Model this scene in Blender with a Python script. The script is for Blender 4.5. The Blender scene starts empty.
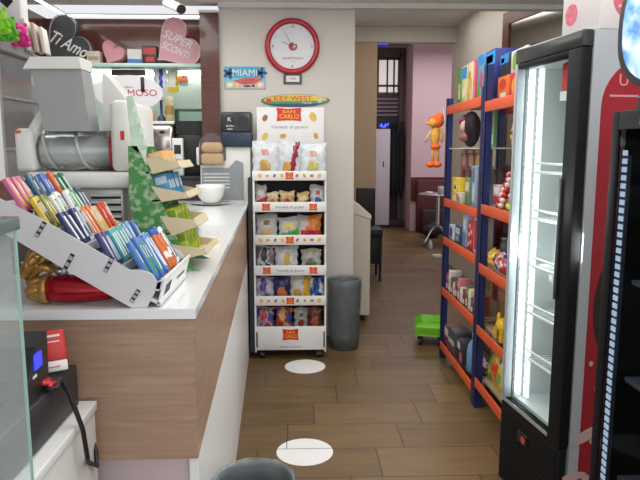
import bpy, bmesh, math, random
from mathutils import Vector, Matrix, Euler
random.seed(7)
S = bpy.context.scene
COL = S.collection
PI = math.pi

# ------------------------------------------------------------------ camera
FPX = 620.0
PITCH = math.atan(90/FPX)
YAW = math.atan(20.4/FPX)
EYE = Vector((0, 0, 1.5))
cd = bpy.data.cameras.new('camera'); cam = bpy.data.objects.new('camera', cd); COL.objects.link(cam)
cd.sensor_width = 36; cd.lens = 36*FPX/640; cd.clip_start = 0.05
cam.location = EYE; cam.rotation_euler = (PI/2-PITCH, 0, -YAW)
S.camera = cam

# ------------------------------------------------------------------ world, lights, exposure
S.view_settings.view_transform = 'Standard'
S.view_settings.look = 'None'
S.view_settings.gamma = 1
S.view_settings.use_curve_mapping = False
S.view_settings.exposure = 0.15
w = bpy.data.worlds.new('world'); S.world = w; w.use_nodes = True
bg = w.node_tree.nodes['Background']; bg.inputs[0].default_value = (0.96, 0.97, 1, 1); bg.inputs[1].default_value = 0.8

def area(name, loc, size, power, col=(1, 1, 1), rot=(0, 0, 0)):
    l = bpy.data.lights.new(name, 'AREA'); l.shape = 'RECTANGLE'
    l.size, l.size_y = size; l.energy = power; l.color = col
    o = bpy.data.objects.new(name, l); COL.objects.link(o); o.location = loc; o.rotation_euler = rot
    return o
area('shop_ceiling_light', (0.55, 1.4, 2.55), (1.5, 1.4), 24, (1, 0.985, 0.965))
area('shop_ceiling_light', (0.55, 3.3, 2.55), (1.5, 1.6), 27, (1, 0.985, 0.965))
area('counter_ceiling_light', (-1.25, 3.7, 2.55), (1.0, 1.8), 22, (1, 0.99, 0.97))
area('front_fill_light', (0.6, -1.2, 1.7), (3.6, 2.0), 32, (0.95, 0.97, 1), (PI/2+0.35, 0, 0))  # added fill behind the camera, no window modelled; tilted up to brighten the ceiling
area('passage_ceiling_light', (1.3, 6.4, 3.02), (1.0, 2.0), 13, (1, 0.93, 0.88))
area('back_room_light', (2.6, 10.0, 3.25), (1.6, 1.6), 34, (1, 0.90, 0.93))
area('corridor_light', (1.5, 10.0, 3.25), (0.6, 1.6), 9, (1, 0.88, 0.92))

# ------------------------------------------------------------------ helpers
FW = Vector((math.sin(YAW)*math.cos(PITCH), math.cos(YAW)*math.cos(PITCH), -math.sin(PITCH)))
RT = Vector((math.cos(YAW), -math.sin(YAW), 0)); UP = RT.cross(FW)
def ray(px, py): return FW + RT*((px-320)/FPX) + UP*((240-py)/FPX)
def at(px, py, Y):
    r = ray(px, py); return EYE + r*(Y/r.y)
def onz(px, py, z):
    r = ray(px, py); return EYE + r*((z-1.5)/r.z)
def onx(px, py, X):
    r = ray(px, py); return EYE + r*(X/r.x)

def lin(c):
    c = c/255.0
    return c/12.92 if c <= 0.04045 else ((c+0.055)/1.055)**2.4
MC = {}
def mt(col, rough=0.5, metal=0.0, var=0.06, scale=9.0, bump=0.0, emit=0.0, trans=0.0, name=None, alpha=1.0, coat=0.0):
    """a noise-varied procedural material, cached"""
    key = (tuple(col), rough, metal, var, scale, bump, emit, trans, alpha, coat)
    if key in MC: return MC[key]
    m = bpy.data.materials.new(name or 'mat_%d_%d_%d' % tuple(int(c) for c in col)); m.use_nodes = True
    nt = m.node_tree; b = nt.nodes['Principled BSDF']
    L = tuple(lin(c) for c in col)
    b.inputs['Roughness'].default_value = rough; b.inputs['Metallic'].default_value = metal
    b.inputs['Base Color'].default_value = L+(1,)
    b.inputs['Transmission Weight'].default_value = trans
    b.inputs['Alpha'].default_value = alpha
    b.inputs['Coat Weight'].default_value = coat
    if emit:
        b.inputs['Emission Color'].default_value = L+(1,); b.inputs['Emission Strength'].default_value = emit
    if var or bump:
        tc = nt.nodes.new('ShaderNodeTexCoord'); n = nt.nodes.new('ShaderNodeTexNoise')
        n.inputs['Scale'].default_value = scale; n.inputs['Detail'].default_value = 4
        nt.links.new(tc.outputs['Object'], n.inputs['Vector'])
        if var:
            r = nt.nodes.new('ShaderNodeValToRGB')
            r.color_ramp.elements[0].position = 0.3; r.color_ramp.elements[1].position = 0.7
            r.color_ramp.elements[0].color = tuple(max(0, x*(1-var)) for x in L)+(1,)
            r.color_ramp.elements[1].color = tuple(min(1, x*(1+var)) for x in L)+(1,)
            nt.links.new(n.outputs['Fac'], r.inputs['Fac']); nt.links.new(r.outputs['Color'], b.inputs['Base Color'])
        if bump:
            bp = nt.nodes.new('ShaderNodeBump'); bp.inputs['Strength'].default_value = bump; bp.inputs['Distance'].default_value = 0.01
            nt.links.new(n.outputs['Fac'], bp.inputs['Height']); nt.links.new(bp.outputs['Normal'], b.inputs['Normal'])
    MC[key] = m
    return m

def glass_mat(name, tint=(0.9, 0.97, 0.95), refl=0.12, rough=0.02, body=0.0):
    m = bpy.data.materials.new(name); m.use_nodes = True; nt = m.node_tree
    for n in list(nt.nodes):
        if n.type != 'OUTPUT_MATERIAL': nt.nodes.remove(n)
    out = [n for n in nt.nodes if n.type == 'OUTPUT_MATERIAL'][0]
    t = nt.nodes.new('ShaderNodeBsdfTransparent'); t.inputs[0].default_value = tint+(1,)
    g = nt.nodes.new('ShaderNodeBsdfGlossy'); g.inputs['Roughness'].default_value = rough
    mx = nt.nodes.new('ShaderNodeMixShader'); f = nt.nodes.new('ShaderNodeLayerWeight'); f.inputs['Blend'].default_value = refl
    nt.links.new(f.outputs['Fresnel'], mx.inputs[0]); nt.links.new(t.outputs[0], mx.inputs[1]); nt.links.new(g.outputs[0], mx.inputs[2])
    last = mx
    if body:
        d = nt.nodes.new('ShaderNodeBsdfDiffuse'); d.inputs[0].default_value = tuple(min(1, x) for x in tint)+(1,)
        m2 = nt.nodes.new('ShaderNodeMixShader'); m2.inputs[0].default_value = body
        nt.links.new(mx.outputs[0], m2.inputs[1]); nt.links.new(d.outputs[0], m2.inputs[2]); last = m2
    nt.links.new(last.outputs[0], out.inputs['Surface'])
    return m

class MB:
    def __init__(s): s.v = []; s.f = []; s.m = []; s.s = []
    def add(s, vs, fs, mi=0, smooth=False):
        b = len(s.v); s.v += [Vector(v) for v in vs]
        for f in fs: s.f.append([b+i for i in f]); s.m.append(mi); s.s.append(smooth)
        return s
    def box(s, lo, hi, mi=0):
        x0, y0, z0 = lo; x1, y1, z1 = hi
        return s.add([(x0,y0,z0),(x1,y0,z0),(x1,y1,z0),(x0,y1,z0),(x0,y0,z1),(x1,y0,z1),(x1,y1,z1),(x0,y1,z1)],
                     [(3,2,1,0),(4,5,6,7),(0,1,5,4),(1,2,6,5),(2,3,7,6),(3,0,4,7)], mi)
    def rbox(s, lo, hi, r=0.01, mi=0, seg=2):
        bm = bmesh.new(); bmesh.ops.create_cube(bm, size=1)
        for v in bm.verts: v.co = Vector([(lo[i]+hi[i])/2 + v.co[i]*(hi[i]-lo[i]) for i in range(3)])
        r = min(r, 0.49*min(hi[i]-lo[i] for i in range(3)))
        bmesh.ops.bevel(bm, geom=bm.edges[:], offset=r, segments=seg, profile=0.5, affect='EDGES')
        return s.bm(bm, mi, True)
    def bm(s, bm, mi=0, smooth=False):
        bm.verts.index_update()
        s.add([v.co.copy() for v in bm.verts], [[v.index for v in f.verts] for f in bm.faces], mi, smooth); bm.free(); return s
    def cyl(s, p0, p1, r0, r1=None, n=16, mi=0, cap=True, smooth=True):
        p0, p1 = Vector(p0), Vector(p1); r1 = r0 if r1 is None else r1
        d = (p1-p0).normalized(); a = d.orthogonal().normalized(); b = d.cross(a)
        vs = []
        for p, r in ((p0, r0), (p1, r1)):
            for k in range(n): t = 2*PI*k/n; vs.append(p+(a*math.cos(t)+b*math.sin(t))*r)
        s.add(vs, [(k, (k+1) % n, n+(k+1) % n, n+k) for k in range(n)], mi, smooth)
        if cap: s.add(vs[:n], [tuple(range(n))[::-1]], mi); s.add(vs[n:], [tuple(range(n))], mi)
        return s
    def lathe(s, c, prof, n=24, mi=0, axis='Z', smooth=True, wob=None):
        c = Vector(c); vs = []
        for i, (r, h) in enumerate(prof):
            for k in range(n):
                t = 2*PI*k/n; rr = r*(1+(wob(t, i) if wob else 0))
                p = Vector((rr*math.cos(t), rr*math.sin(t), h))
                if axis == 'X': p = Vector((p.z, p.x, p.y))
                if axis == 'Y': p = Vector((p.x, p.z, p.y))
                vs.append(c+p)
        fs = []
        for i in range(len(prof)-1):
            for k in range(n): fs.append((i*n+k, i*n+(k+1) % n, (i+1)*n+(k+1) % n, (i+1)*n+k))
        fs.append(tuple(range(n))[::-1]); fs.append(tuple((len(prof)-1)*n+k for k in range(n)))
        return s.add(vs, fs, mi, smooth)
    def ell(s, c, r, mi=0, n=14, rot=None):
        c = Vector(c); vs = []; fs = []; R = Euler(rot).to_matrix() if rot else Matrix.Identity(3)
        m = n//2
        for i in range(m+1):
            p = PI*i/m
            for k in range(n):
                t = 2*PI*k/n
                vs.append(c+R@Vector((r[0]*math.sin(p)*math.cos(t), r[1]*math.sin(p)*math.sin(t), r[2]*math.cos(p))))
        for i in range(m):
            for k in range(n): fs.append(((i+1)*n+k, (i+1)*n+(k+1) % n, i*n+(k+1) % n, i*n+k))
        return s.add(vs, fs, mi, True)
    def prism(s, poly, vec, mi=0, smooth=False):
        n = len(poly); vec = Vector(vec); vs = [Vector(p) for p in poly]+[Vector(p)+vec for p in poly]
        fs = [tuple(range(n)), tuple(range(n, 2*n))[::-1]] + [((k+1) % n, k, n+k, n+(k+1) % n) for k in range(n)]
        bm = bmesh.new(); bv = [bm.verts.new(v) for v in vs]
        for f in fs:
            try: bm.faces.new([bv[i] for i in f])
            except ValueError: pass
        bmesh.ops.recalc_face_normals(bm, faces=bm.faces[:])
        return s.bm(bm, mi, smooth)
    def tube(s, pts, r, n=8, mi=0):
        pts = [Vector(p) for p in pts]; vs = []; a = None
        for i, p in enumerate(pts):
            d = (pts[min(i+1, len(pts)-1)]-pts[max(i-1, 0)]).normalized()
            a = d.orthogonal().normalized() if a is None else (a-d*a.dot(d)).normalized()
            b = d.cross(a)
            for k in range(n): t = 2*PI*k/n; vs.append(p+(a*math.cos(t)+b*math.sin(t))*r)
        fs = [(i*n+k, i*n+(k+1) % n, (i+1)*n+(k+1) % n, (i+1)*n+k) for i in range(len(pts)-1) for k in range(n)]
        fs += [tuple(range(n))[::-1], tuple((len(pts)-1)*n+k for k in range(n))]
        return s.add(vs, fs, mi, True)
    def disc(s, c, ra, rb, plane='XZ', n=24, mi=0, th=0.001, rot=0):
        """thin printed ellipse; plane XZ faces -Y, XY faces up, YZ faces -X"""
        P = []
        for k in range(n):
            t = 2*PI*k/n; a, b = ra*math.cos(t), rb*math.sin(t)
            a, b = a*math.cos(rot)-b*math.sin(rot), a*math.sin(rot)+b*math.cos(rot)
            P.append({'XZ': (c[0]+a, c[1], c[2]+b), 'XY': (c[0]+a, c[1]+b, c[2]), 'YZ': (c[0], c[1]+a, c[2]+b)}[plane])
        return s.prism(P, {'XZ': (0, -th, 0), 'XY': (0, 0, th), 'YZ': (-th, 0, 0)}[plane], mi)
    def xf(s, M):
        s.v = [M@v for v in s.v]; return s
    def build(s, name, mats, parent=None, loc=None, rot=None):
        me = bpy.data.meshes.new(name); me.from_pydata([tuple(v) for v in s.v], [], s.f)
        if not isinstance(mats, (list, tuple)): mats = [mats]
        for m in mats: me.materials.append(m)
        me.polygons.foreach_set('material_index', [min(i, len(mats)-1) for i in s.m])
        me.polygons.foreach_set('use_smooth', s.s)
        me.update()
        o = bpy.data.objects.new(name, me); COL.objects.link(o)
        if parent: o.parent = parent
        if loc is not None: o.location = loc
        if rot is not None: o.rotation_euler = rot
        return o

def tag(o, label, cat, group=None, kind=None):
    o['label'] = label; o['category'] = cat
    if group: o['group'] = group
    if kind: o['kind'] = kind
    return o
def thing(name, label, cat, loc=(0, 0, 0), rz=0, group=None, rot=None):
    o = bpy.data.objects.new(name, None); o.empty_display_size = 0.05; COL.objects.link(o)
    o.location = loc; o.rotation_euler = rot if rot else (0, 0, rz)
    return tag(o, label, cat, group)
def struct(o, label=None):
    o['kind'] = 'structure'
    if label: o['label'] = label
    return o
def copy_tree(o, parent=None):
    c = o.copy(); COL.objects.link(c)
    if parent: c.parent = parent
    for ch in list(o.children): copy_tree(ch, c)
    return c
def text(body, h, mat, parent, loc, name='lettering', rot=(PI/2, 0, 0), width=None, ext=0.0006, shear=0, offset=0, arch=None):
    """lettering as a mesh, centred at loc, cap height about h"""
    cu = bpy.data.curves.new(name, 'FONT'); cu.body = body; cu.size = h/0.7; cu.align_x = 'CENTER'; cu.align_y = 'CENTER'
    cu.extrude = ext; cu.shear = shear; cu.offset = offset; cu.resolution_u = 3
    t = bpy.data.objects.new(name, cu); COL.objects.link(t)
    dg = bpy.context.evaluated_depsgraph_get(); dg.update()
    me = bpy.data.meshes.new_from_object(t.evaluated_get(dg)); me.name = name
    COL.objects.unlink(t); bpy.data.objects.remove(t)
    if width:
        xs = [v.co.x for v in me.vertices]; f = width/max(1e-6, max(xs)-min(xs))
        for v in me.vertices: v.co.x *= f
    if arch:
        for v in me.vertices: v.co.y -= arch*v.co.x**2
    me.materials.clear(); me.materials.append(mat)
    o = bpy.data.objects.new(name, me); COL.objects.link(o); o.parent = parent; o.location = loc; o.rotation_euler = rot
    return o

def cbox(name, label, cat, loc, size, mats, art=(), rz=0, group=None, rot=None, r=0.002):
    """a carton: base at loc, front is local -Y; art = (u0, v0, u1, v1, material index, 'r' or 'e') printed on the front"""
    w_, d, h = size; m = MB().rbox((-w_/2, -d/2, 0), (w_/2, d/2, h), r)
    for a in art:
        u0, v0, u1, v1, mi = a[:5]
        x0, x1, z0, z1 = -w_/2+w_*u0, -w_/2+w_*u1, h*v0, h*v1
        if len(a) > 5 and a[5] == 'e': m.disc(((x0+x1)/2, -d/2, (z0+z1)/2), (x1-x0)/2, (z1-z0)/2, n=14, mi=mi, th=0.0006)
        else: m.box((x0, -d/2-0.0006, z0), (x1, -d/2+0.0004, z1), mi)
    o = m.build(name, mats, None, loc, rot if rot else (0, 0, rz))
    return tag(o, label, cat, group)

def bag_mesh(w_, h, t, art, seed=0, nx=14, nz=18):
    rnd = random.Random(seed); m = MB(); ph = [rnd.uniform(0, 6.28) for _ in range(6)]
    def P(i, k, side):
        u, v = i/nx*2-1, k/nz
        cr = 0.05
        vv = min(max((v-cr)/(1-2*cr), 0), 1)
        prof = (max(0, 1-abs(u)**2.6))**0.6 * (max(0, math.sin(PI*vv)))**0.55
        wr = 1+0.13*math.sin(5*u+ph[0]+3*v)+0.10*math.sin(9*v+ph[1]+4*u)+0.08*math.sin(14*u*v+ph[2])
        pinch = 1-0.07*math.sin(PI*vv)**0.6
        x = u*w_/2*pinch + 0.004*math.sin(20*v+ph[3])
        y = side*prof*t/2*wr + (0.003*math.sin(24*u) if (v < cr or v > 1-cr) else 0)
        return (x, y, h*v + 0.006*math.sin(3*u+ph[4])*(1 if v > 0.9 else 0))
    for side in (-1, 1):
        vs = [P(i, k, side) for k in range(nz+1) for i in range(nx+1)]
        for k in range(nz):
            for i in range(nx):
                a = k*(nx+1)+i; q = (a, a+1, a+nx+2, a+nx+1)
                mi = art((i+0.5)/nx*2-1, (k+0.5)/nz) if side < 0 else 0
                b = len(m.v)
                m.f.append([j for j in (q if side < 0 else q[::-1])]); m.m.append(mi); m.s.append(True)
        off = len(m.v)
        n0 = len(m.f)-nx*nz
        for j in range(n0, len(m.f)): m.f[j] = [x+off for x in m.f[j]]
        m.v += [Vector(v) for v in vs]
    return m
def bag(name, label, cat, loc, size, mats, art, rz=0, tilt=0.15, group=None, seed=0, roll=0):
    m = bag_mesh(size[0], size[1], size[2], art, seed)
    o = m.build(name, mats, None, loc, (-tilt, roll, rz))
    return tag(o, label, cat, group)
def ell_art(cx, cv, rx, rv, mi, rest):
    return lambda u, v: mi if ((u-cx)/rx)**2+((v-cv)/rv)**2 < 1 else rest(u, v)
# ------------------------------------------------------------------ the setting
def floor_mat():
    m = bpy.data.materials.new('brown_floor_tile'); m.use_nodes = True; nt = m.node_tree; N = nt.nodes; L = nt.links
    b = N['Principled BSDF']
    tc = N.new('ShaderNodeTexCoord'); sp = N.new('ShaderNodeSeparateXYZ'); L.new(tc.outputs['Object'], sp.inputs[0])
    def M(op, a, c=None):
        n = N.new('ShaderNodeMath'); n.operation = op
        for i, q in enumerate((a, c)):
            if q is None: continue
            if isinstance(q, (int, float)): n.inputs[i].default_value = q
            else: L.new(q, n.inputs[i])
        return n.outputs[0]
    v = M('DIVIDE', M('SUBTRACT', sp.outputs['Y'], 2.96), 0.2825)
    row = M('FLOOR', v); fv = M('FRACT', v)
    u = M('DIVIDE', M('SUBTRACT', M('ADD', sp.outputs['X'], 0.0705), M('MULTIPLY', row, 0.147)), 0.598)
    cell = M('FLOOR', u); fu = M('FRACT', u)
    gu = M('LESS_THAN', M('MULTIPLY', M('SUBTRACT', 0.5, M('ABSOLUTE', M('SUBTRACT', fu, 0.5))), 0.598), 0.003)
    gv = M('LESS_THAN', M('MULTIPLY', M('SUBTRACT', 0.5, M('ABSOLUTE', M('SUBTRACT', fv, 0.5))), 0.2825), 0.003)
    grout = M('MAXIMUM', gu, gv)
    cb = N.new('ShaderNodeCombineXYZ'); L.new(row, cb.inputs[0]); L.new(cell, cb.inputs[1])
    wn = N.new('ShaderNodeTexWhiteNoise'); L.new(cb.outputs[0], wn.inputs['Vector'])
    mp = N.new('ShaderNodeMapping'); mp.inputs['Scale'].default_value = (1.2, 7, 1); L.new(tc.outputs['Object'], mp.inputs[0])
    ad = N.new('ShaderNodeVectorMath'); ad.operation = 'ADD'; L.new(mp.outputs[0], ad.inputs[0]); L.new(wn.outputs['Color'], ad.inputs[1])
    ns = N.new('ShaderNodeTexNoise'); ns.inputs['Scale'].default_value = 2.2; ns.inputs['Detail'].default_value = 6; ns.inputs['Roughness'].default_value = 0.6
    L.new(ad.outputs[0], ns.inputs['Vector'])
    f = M('ADD', M('MULTIPLY', ns.outputs['Fac'], 0.7), M('MULTIPLY', wn.outputs['Value'], 0.30))
    r = N.new('ShaderNodeValToRGB'); r.color_ramp.elements[0].position = 0.25; r.color_ramp.elements[1].position = 0.8
    r.color_ramp.elements[0].color = tuple(lin(c) for c in FLOOR_A)+(1,); r.color_ramp.elements[1].color = tuple(lin(c) for c in FLOOR_B)+(1,)
    L.new(f, r.inputs[0])
    mx = N.new('ShaderNodeMix'); mx.data_type = 'RGBA'; L.new(grout, mx.inputs[0]); L.new(r.outputs[0], mx.inputs[6]); mx.inputs[7].default_value = tuple(lin(c) for c in (54, 42, 30))+(1,)
    L.new(mx.outputs[2], b.inputs['Base Color']); b.inputs['Roughness'].default_value = 0.42
    bp = N.new('ShaderNodeBump'); bp.inputs['Strength'].default_value = 0.25; bp.inputs['Distance'].default_value = 0.003
    L.new(M('SUBTRACT', ns.outputs['Fac'], grout), bp.inputs['Height']); L.new(bp.outputs[0], b.inputs['Normal'])
    return m
FLOOR_A, FLOOR_B = (88, 69, 42), (127, 102, 66)
def wood(name, c0, c1, scale=(1, 1, 14), rough=0.45, coat=0):
    m = bpy.data.materials.new(name); m.use_nodes = True; nt = m.node_tree; N = nt.nodes; L = nt.links; b = N['Principled BSDF']
    tc = N.new('ShaderNodeTexCoord'); mp = N.new('ShaderNodeMapping'); mp.inputs['Scale'].default_value = scale; L.new(tc.outputs['Object'], mp.inputs[0])
    n = N.new('ShaderNodeTexNoise'); n.inputs['Scale'].default_value = 6; n.inputs['Detail'].default_value = 8; n.inputs['Roughness'].default_value = 0.65
    L.new(mp.outputs[0], n.inputs[0])
    r = N.new('ShaderNodeValToRGB'); r.color_ramp.elements[0].position = 0.3; r.color_ramp.elements[1].position = 0.72
    r.color_ramp.elements[0].color = tuple(lin(c) for c in c0)+(1,); r.color_ramp.elements[1].color = tuple(lin(c) for c in c1)+(1,)
    L.new(n.outputs['Fac'], r.inputs[0]); L.new(r.outputs[0], b.inputs['Base Color'])
    b.inputs['Roughness'].default_value = rough; b.inputs['Coat Weight'].default_value = coat
    return m
WALL = mt((212, 208, 200), 0.85, var=0.02, scale=3); WHITE = mt((228, 228, 226), 0.4, var=0.02)
TAN = mt((196, 172, 146), 0.85, var=0.03, scale=2); PINK = mt((205, 182, 190), 0.85, var=0.02, scale=2)
CEIL = mt((232, 232, 231), 0.9, var=0.02, scale=3); BROWN = wood('dark_brown_laminate', (78, 40, 30), (98, 54, 42), (1, 1, 8), 0.22, 0.3)
BLACK = mt((24, 25, 28), 0.4, var=0.1); DARK = mt((44, 45, 48), 0.5, var=0.1); STEEL = mt((180, 182, 184), 0.25, 1.0, var=0.04)
CHROME = mt((210, 212, 215), 0.12, 1.0, var=0.0); OFFW = mt((214, 212, 204), 0.45, var=0.02)
GLASS = glass_mat('clear_glass', (0.93, 0.97, 0.95), 0.15); GEDGE = mt((150, 190, 178), 0.15, var=0.03)
LEDM = mt((255, 252, 245), 0.5, var=0, emit=6.0); RED = mt((206, 30, 34), 0.4, var=0.04)
BH = at(400, 24, 8).z; HB = at(400, 42, 8).z; RX = at(457, 24, 8).x

struct(MB().box((-3, -1.3, -0.1), (4.4, 13, 0)).build('floor', floor_mat()))
struct(MB().box((-2.2, -1.3, 2.585), (4.4, 4.95, BH+0.1)).build('ceiling', CEIL))
struct(MB().box((0.3, 4.95, BH), (RX+0.4, 8.3, BH+0.1)).build('ceiling_back', CEIL))
struct(MB().box((0.3, 8.3, at(400, 40, 11.5).z), (5, 12.5, 3.9)).build('ceiling_passage', CEIL))
struct(MB().box((-0.604, 4.9, 0), (0.428, 8.2, BH)).build('wall_clock', WALL))
struct(MB().box((-2.2, 5.45, 0), (-0.604, 5.55, 2.585)).build('wall_counter', BROWN))
struct(MB().box((-2.2, -1.3, 0), (-2.1, 5.45, 2.585)).build('wall_left', BROWN))
struct(MB().box((-0.745, 4.86, 0), (-0.6042, 5.45, 2.53)).build('trim_pillar', BROWN))
struct(MB().prism([(RX, 8.2, 0), (RX, 6.2, 0), (RX+0.19*7.2, -1.0, 0), (RX+0.19*7.2+0.2, -1.0, 0), (RX+0.2, 6.2, 0), (RX+0.2, 8.2, 0)], (0, 0, BH)).build('wall_right', WALL))
struct(MB().box((0.428, 8.0, HB), (RX, 8.15, BH)).build('trim_header', WALL))
struct(MB().box((0.428, 7.9, BH-0.035), (RX, 8.0, BH)).build('trim_crown', WALL))
tx = at(377, 100, 8.0).x
struct(MB().box((0.428, 8.02, 0), (tx, 8.2, HB)).build('wall_passage', TAN))
px = at(412.5, 100, 11.5).x
struct(MB().box((px, 11.5, 0), (5, 11.7, 3.9)).build('wall_back', PINK))
struct(MB().box((px, 11.7, 0), (px+0.1, 12.4, 3.9)).build('wall_reveal', PINK))
struct(MB().box((0.6, 12.35, 0), (px+0.1, 12.5, 3.9)).build('wall_end', mt((120, 106, 112), 0.8, var=0.05)))
struct(MB().box((0.5, 8.2, 0), (0.6, 12.4, 3.9)).build('wall_corridor', TAN))
struct(MB().box((4.9, 8.2, 0), (5, 11.5, 3.9)).build('wall_far_right', PINK))
struct(MB().box((px+0.0, 11.47, 0.86-0.3), (4.9, 11.5, 1.0)).build('trim_wainscot', mt((84, 34, 34), 0.6)))
# far window with bars, and the shutter under it
a, c = at(379, 92, 12.3), at(399, 60, 12.3)
wn = struct(MB().box((a.x, 12.33, a.z), (c.x, 12.345, c.z)).build('window_1', mt((226, 220, 218), 0.6, var=0.05, emit=0.55)))
fr = MB(); fm = mt((92, 78, 86), 0.6)
for x in (a.x-0.02, a.x+0.16, a.x+0.29, c.x): fr.box((x-0.015, 12.30, a.z-0.1), (x+0.015, 12.33, c.z+0.05))
for z in (a.z-0.05, a.z+0.12, c.z+0.03): fr.box((a.x-0.02, 12.30, z-0.02), (c.x+0.02, 12.33, z+0.02))
fr.box((c.x+0.01, 12.25, 0), (c.x+0.09, 12.35, c.z+0.12)); fr.box((a.x-0.3, 12.25, c.z+0.05), (c.x+0.05, 12.35, c.z+0.12))
fr.build('window_frame', fm, wn)
d = struct(MB().box((a.x-0.2, 12.30, 0), (c.x, 12.35, a.z-0.25)).build('door_1', mt((38, 34, 42), 0.6)))
sl = MB()
for k in range(5): sl.box((a.x-0.2, 12.27, a.z-0.16-k*0.075), (c.x, 12.30, a.z-0.115-k*0.075))
sl.build('shutter', mt((128, 116, 120), 0.6), d)
# right wall mirror in a brown frame, on the slanted stretch of wall
def rw(px_, py_):   # point on the slanted wall seen at a pixel
    r = ray(px_, py_); t = (RX+0.19*6.2)/(r.x+0.19*r.y); return EYE+r*t
p = rw(506, 14)
mth = thing('wall_mirror', 'large mirror in a wide brown frame on the right wall above the fridge', 'mirror', (p.x, p.y, 0), math.atan(0.19)-PI/2)
# local x runs towards the camera along the wall, local -y faces the room
mw, zb, zt, fw_ = 1.9, 1.25, p.z, 0.11
f = MB()
for lo, hi in (((0, -0.03, zb), (fw_, -0.004, zt)), ((mw-fw_, -0.03, zb), (mw, -0.004, zt)), ((fw_, -0.03, zt-fw_), (mw-fw_, -0.004, zt)), ((fw_, -0.03, zb), (mw-fw_, -0.004, zb+fw_))):
    f.box(lo, hi)
f.build('frame', wood('mirror_frame_wood', (92, 58, 44), (112, 74, 58), (1, 1, 6), 0.3), mth)
MB().box((fw_, -0.015, zb+fw_), (mw-fw_, -0.004, zt-fw_)).build('mirror_glass', mt((190, 190, 188), 0.08, 1.0, var=0), mth)

# ceiling lights
def strip(label, pts, wd=0.03):
    p, q = Vector(pts[0]), Vector(pts[1]); t = thing('led_strip', label, 'light', tuple((p+q)/2))
    h = (q-p)/2; d = Vector((abs(h.y) > abs(h.x), abs(h.x) >= abs(h.y), 0))*wd/2
    lo = Vector([min(-h[i], h[i])-d[i] for i in range(3)]); hi = Vector([max(-h[i], h[i])+d[i] for i in range(3)])
    MB().box((lo.x-0.006, lo.y-0.006, -0.012), (hi.x+0.006, hi.y+0.006, 0)).build('profile', WHITE, t)
    MB().box((lo.x, lo.y, -0.016), (hi.x, hi.y, -0.012)).build('diffuser', LEDM, t)
strip('bright white light strip on the ceiling running along the left wall', ((-1.88, 2.6, 2.584), (-1.88, 5.22, 2.584)))
strip('bright white light strip on the ceiling along the brown back wall behind the counter', ((-1.86, 5.26, 2.584), (-0.76, 5.26, 2.584)))
struct(MB().box((-0.6, 4.82, 2.55), (2.4, 4.90, 2.585)).build('trim_cornice', mt((222, 222, 220), 0.6, var=0.02)))
struct(MB().box((-0.75, 4.85, 2.518), (-0.605, 4.86, 2.535)).build('trim_pillar_cap', WHITE))

cm = thing('security_camera', 'white bullet security camera under the ceiling above the pink heart sign', 'camera', tuple(at(181, 9, 4.4)))
q = at(164, 1.5, 4.68)-at(181, 9, 4.4)
MB().cyl((0, 0, 0), tuple(q*0.9), 0.030, n=18).build('housing', WHITE, cm)
MB().cyl(tuple(-q.normalized()*0.014), (0, 0, 0), 0.030, 0.034, n=18).build('lens', BLACK, cm)
MB().cyl(tuple(q*0.5), (q.x*0.5, q.y*0.5, 2.584-at(181, 9, 4.4).z), 0.015, n=10).build('bracket', WHITE, cm)

# ------------------------------------------------------------------ counter
CT = 1.11
t = thing('shop_counter', 'long counter with white top and light wood front panel on the left', 'counter', (-0.3, 1.5, 0))
def cside(Y, off=0): return -0.259-0.0385*(Y-1.51)-off
top = [(-0.98, 1.505, CT-0.025), (cside(1.505), 1.505, CT-0.025), (cside(4.84), 4.84, CT-0.025), (-0.98, 4.84, CT-0.025)]
def rel(P): return [(x+0.3, y-1.5, z) for x, y, z in P]
MB().prism(rel(top), (0, 0, 0.025)).build('worktop', mt((226, 228, 228), 0.18, var=0.02, coat=0.3), t)
CW = wood('counter_wood', (146, 116, 96), (176, 146, 122), (0.7, 0.7, 12), 0.42, 0.15)
CW2 = CW
o_ = 0.006
MB().prism(rel([(-0.98, 1.512, 0.712), (cside(1.512, o_), 1.512, 0.712), (cside(1.512, o_), 1.512, CT-0.0255), (-0.98, 1.512, CT-0.0255)]), (0, 0.02, 0)).build('front_panel', CW, t)
MB().prism(rel([(cside(1.533, o_), 1.533, 0.712), (cside(4.84, o_), 4.84, 0.712), (cside(4.84, o_), 4.84, CT-0.026), (cside(1.533, o_), 1.533, CT-0.026)]), (-0.02, 0, 0)).build('side_panel', wood('counter_wood_gloss', (146, 116, 96), (176, 146, 122), (0.7, 0.7, 12), 0.36, 0.0), t)
MB().prism(rel([(cside(1.53, o_), 1.53, 0.0), (cside(4.84, o_), 4.84, 0.0), (cside(4.84, o_), 4.84, 0.711), (cside(1.53, o_), 1.53, 0.711)]), (-0.025, 0, 0)).build('lower_panel', WHITE, t)
MB().box((-0.68, 0.05, 0), (cside(1.55, o_)+0.3-0.026, 0.07, 0.711)).build('kick_panel', mt((196, 178, 178), 0.5, var=0.02), t)

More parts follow.
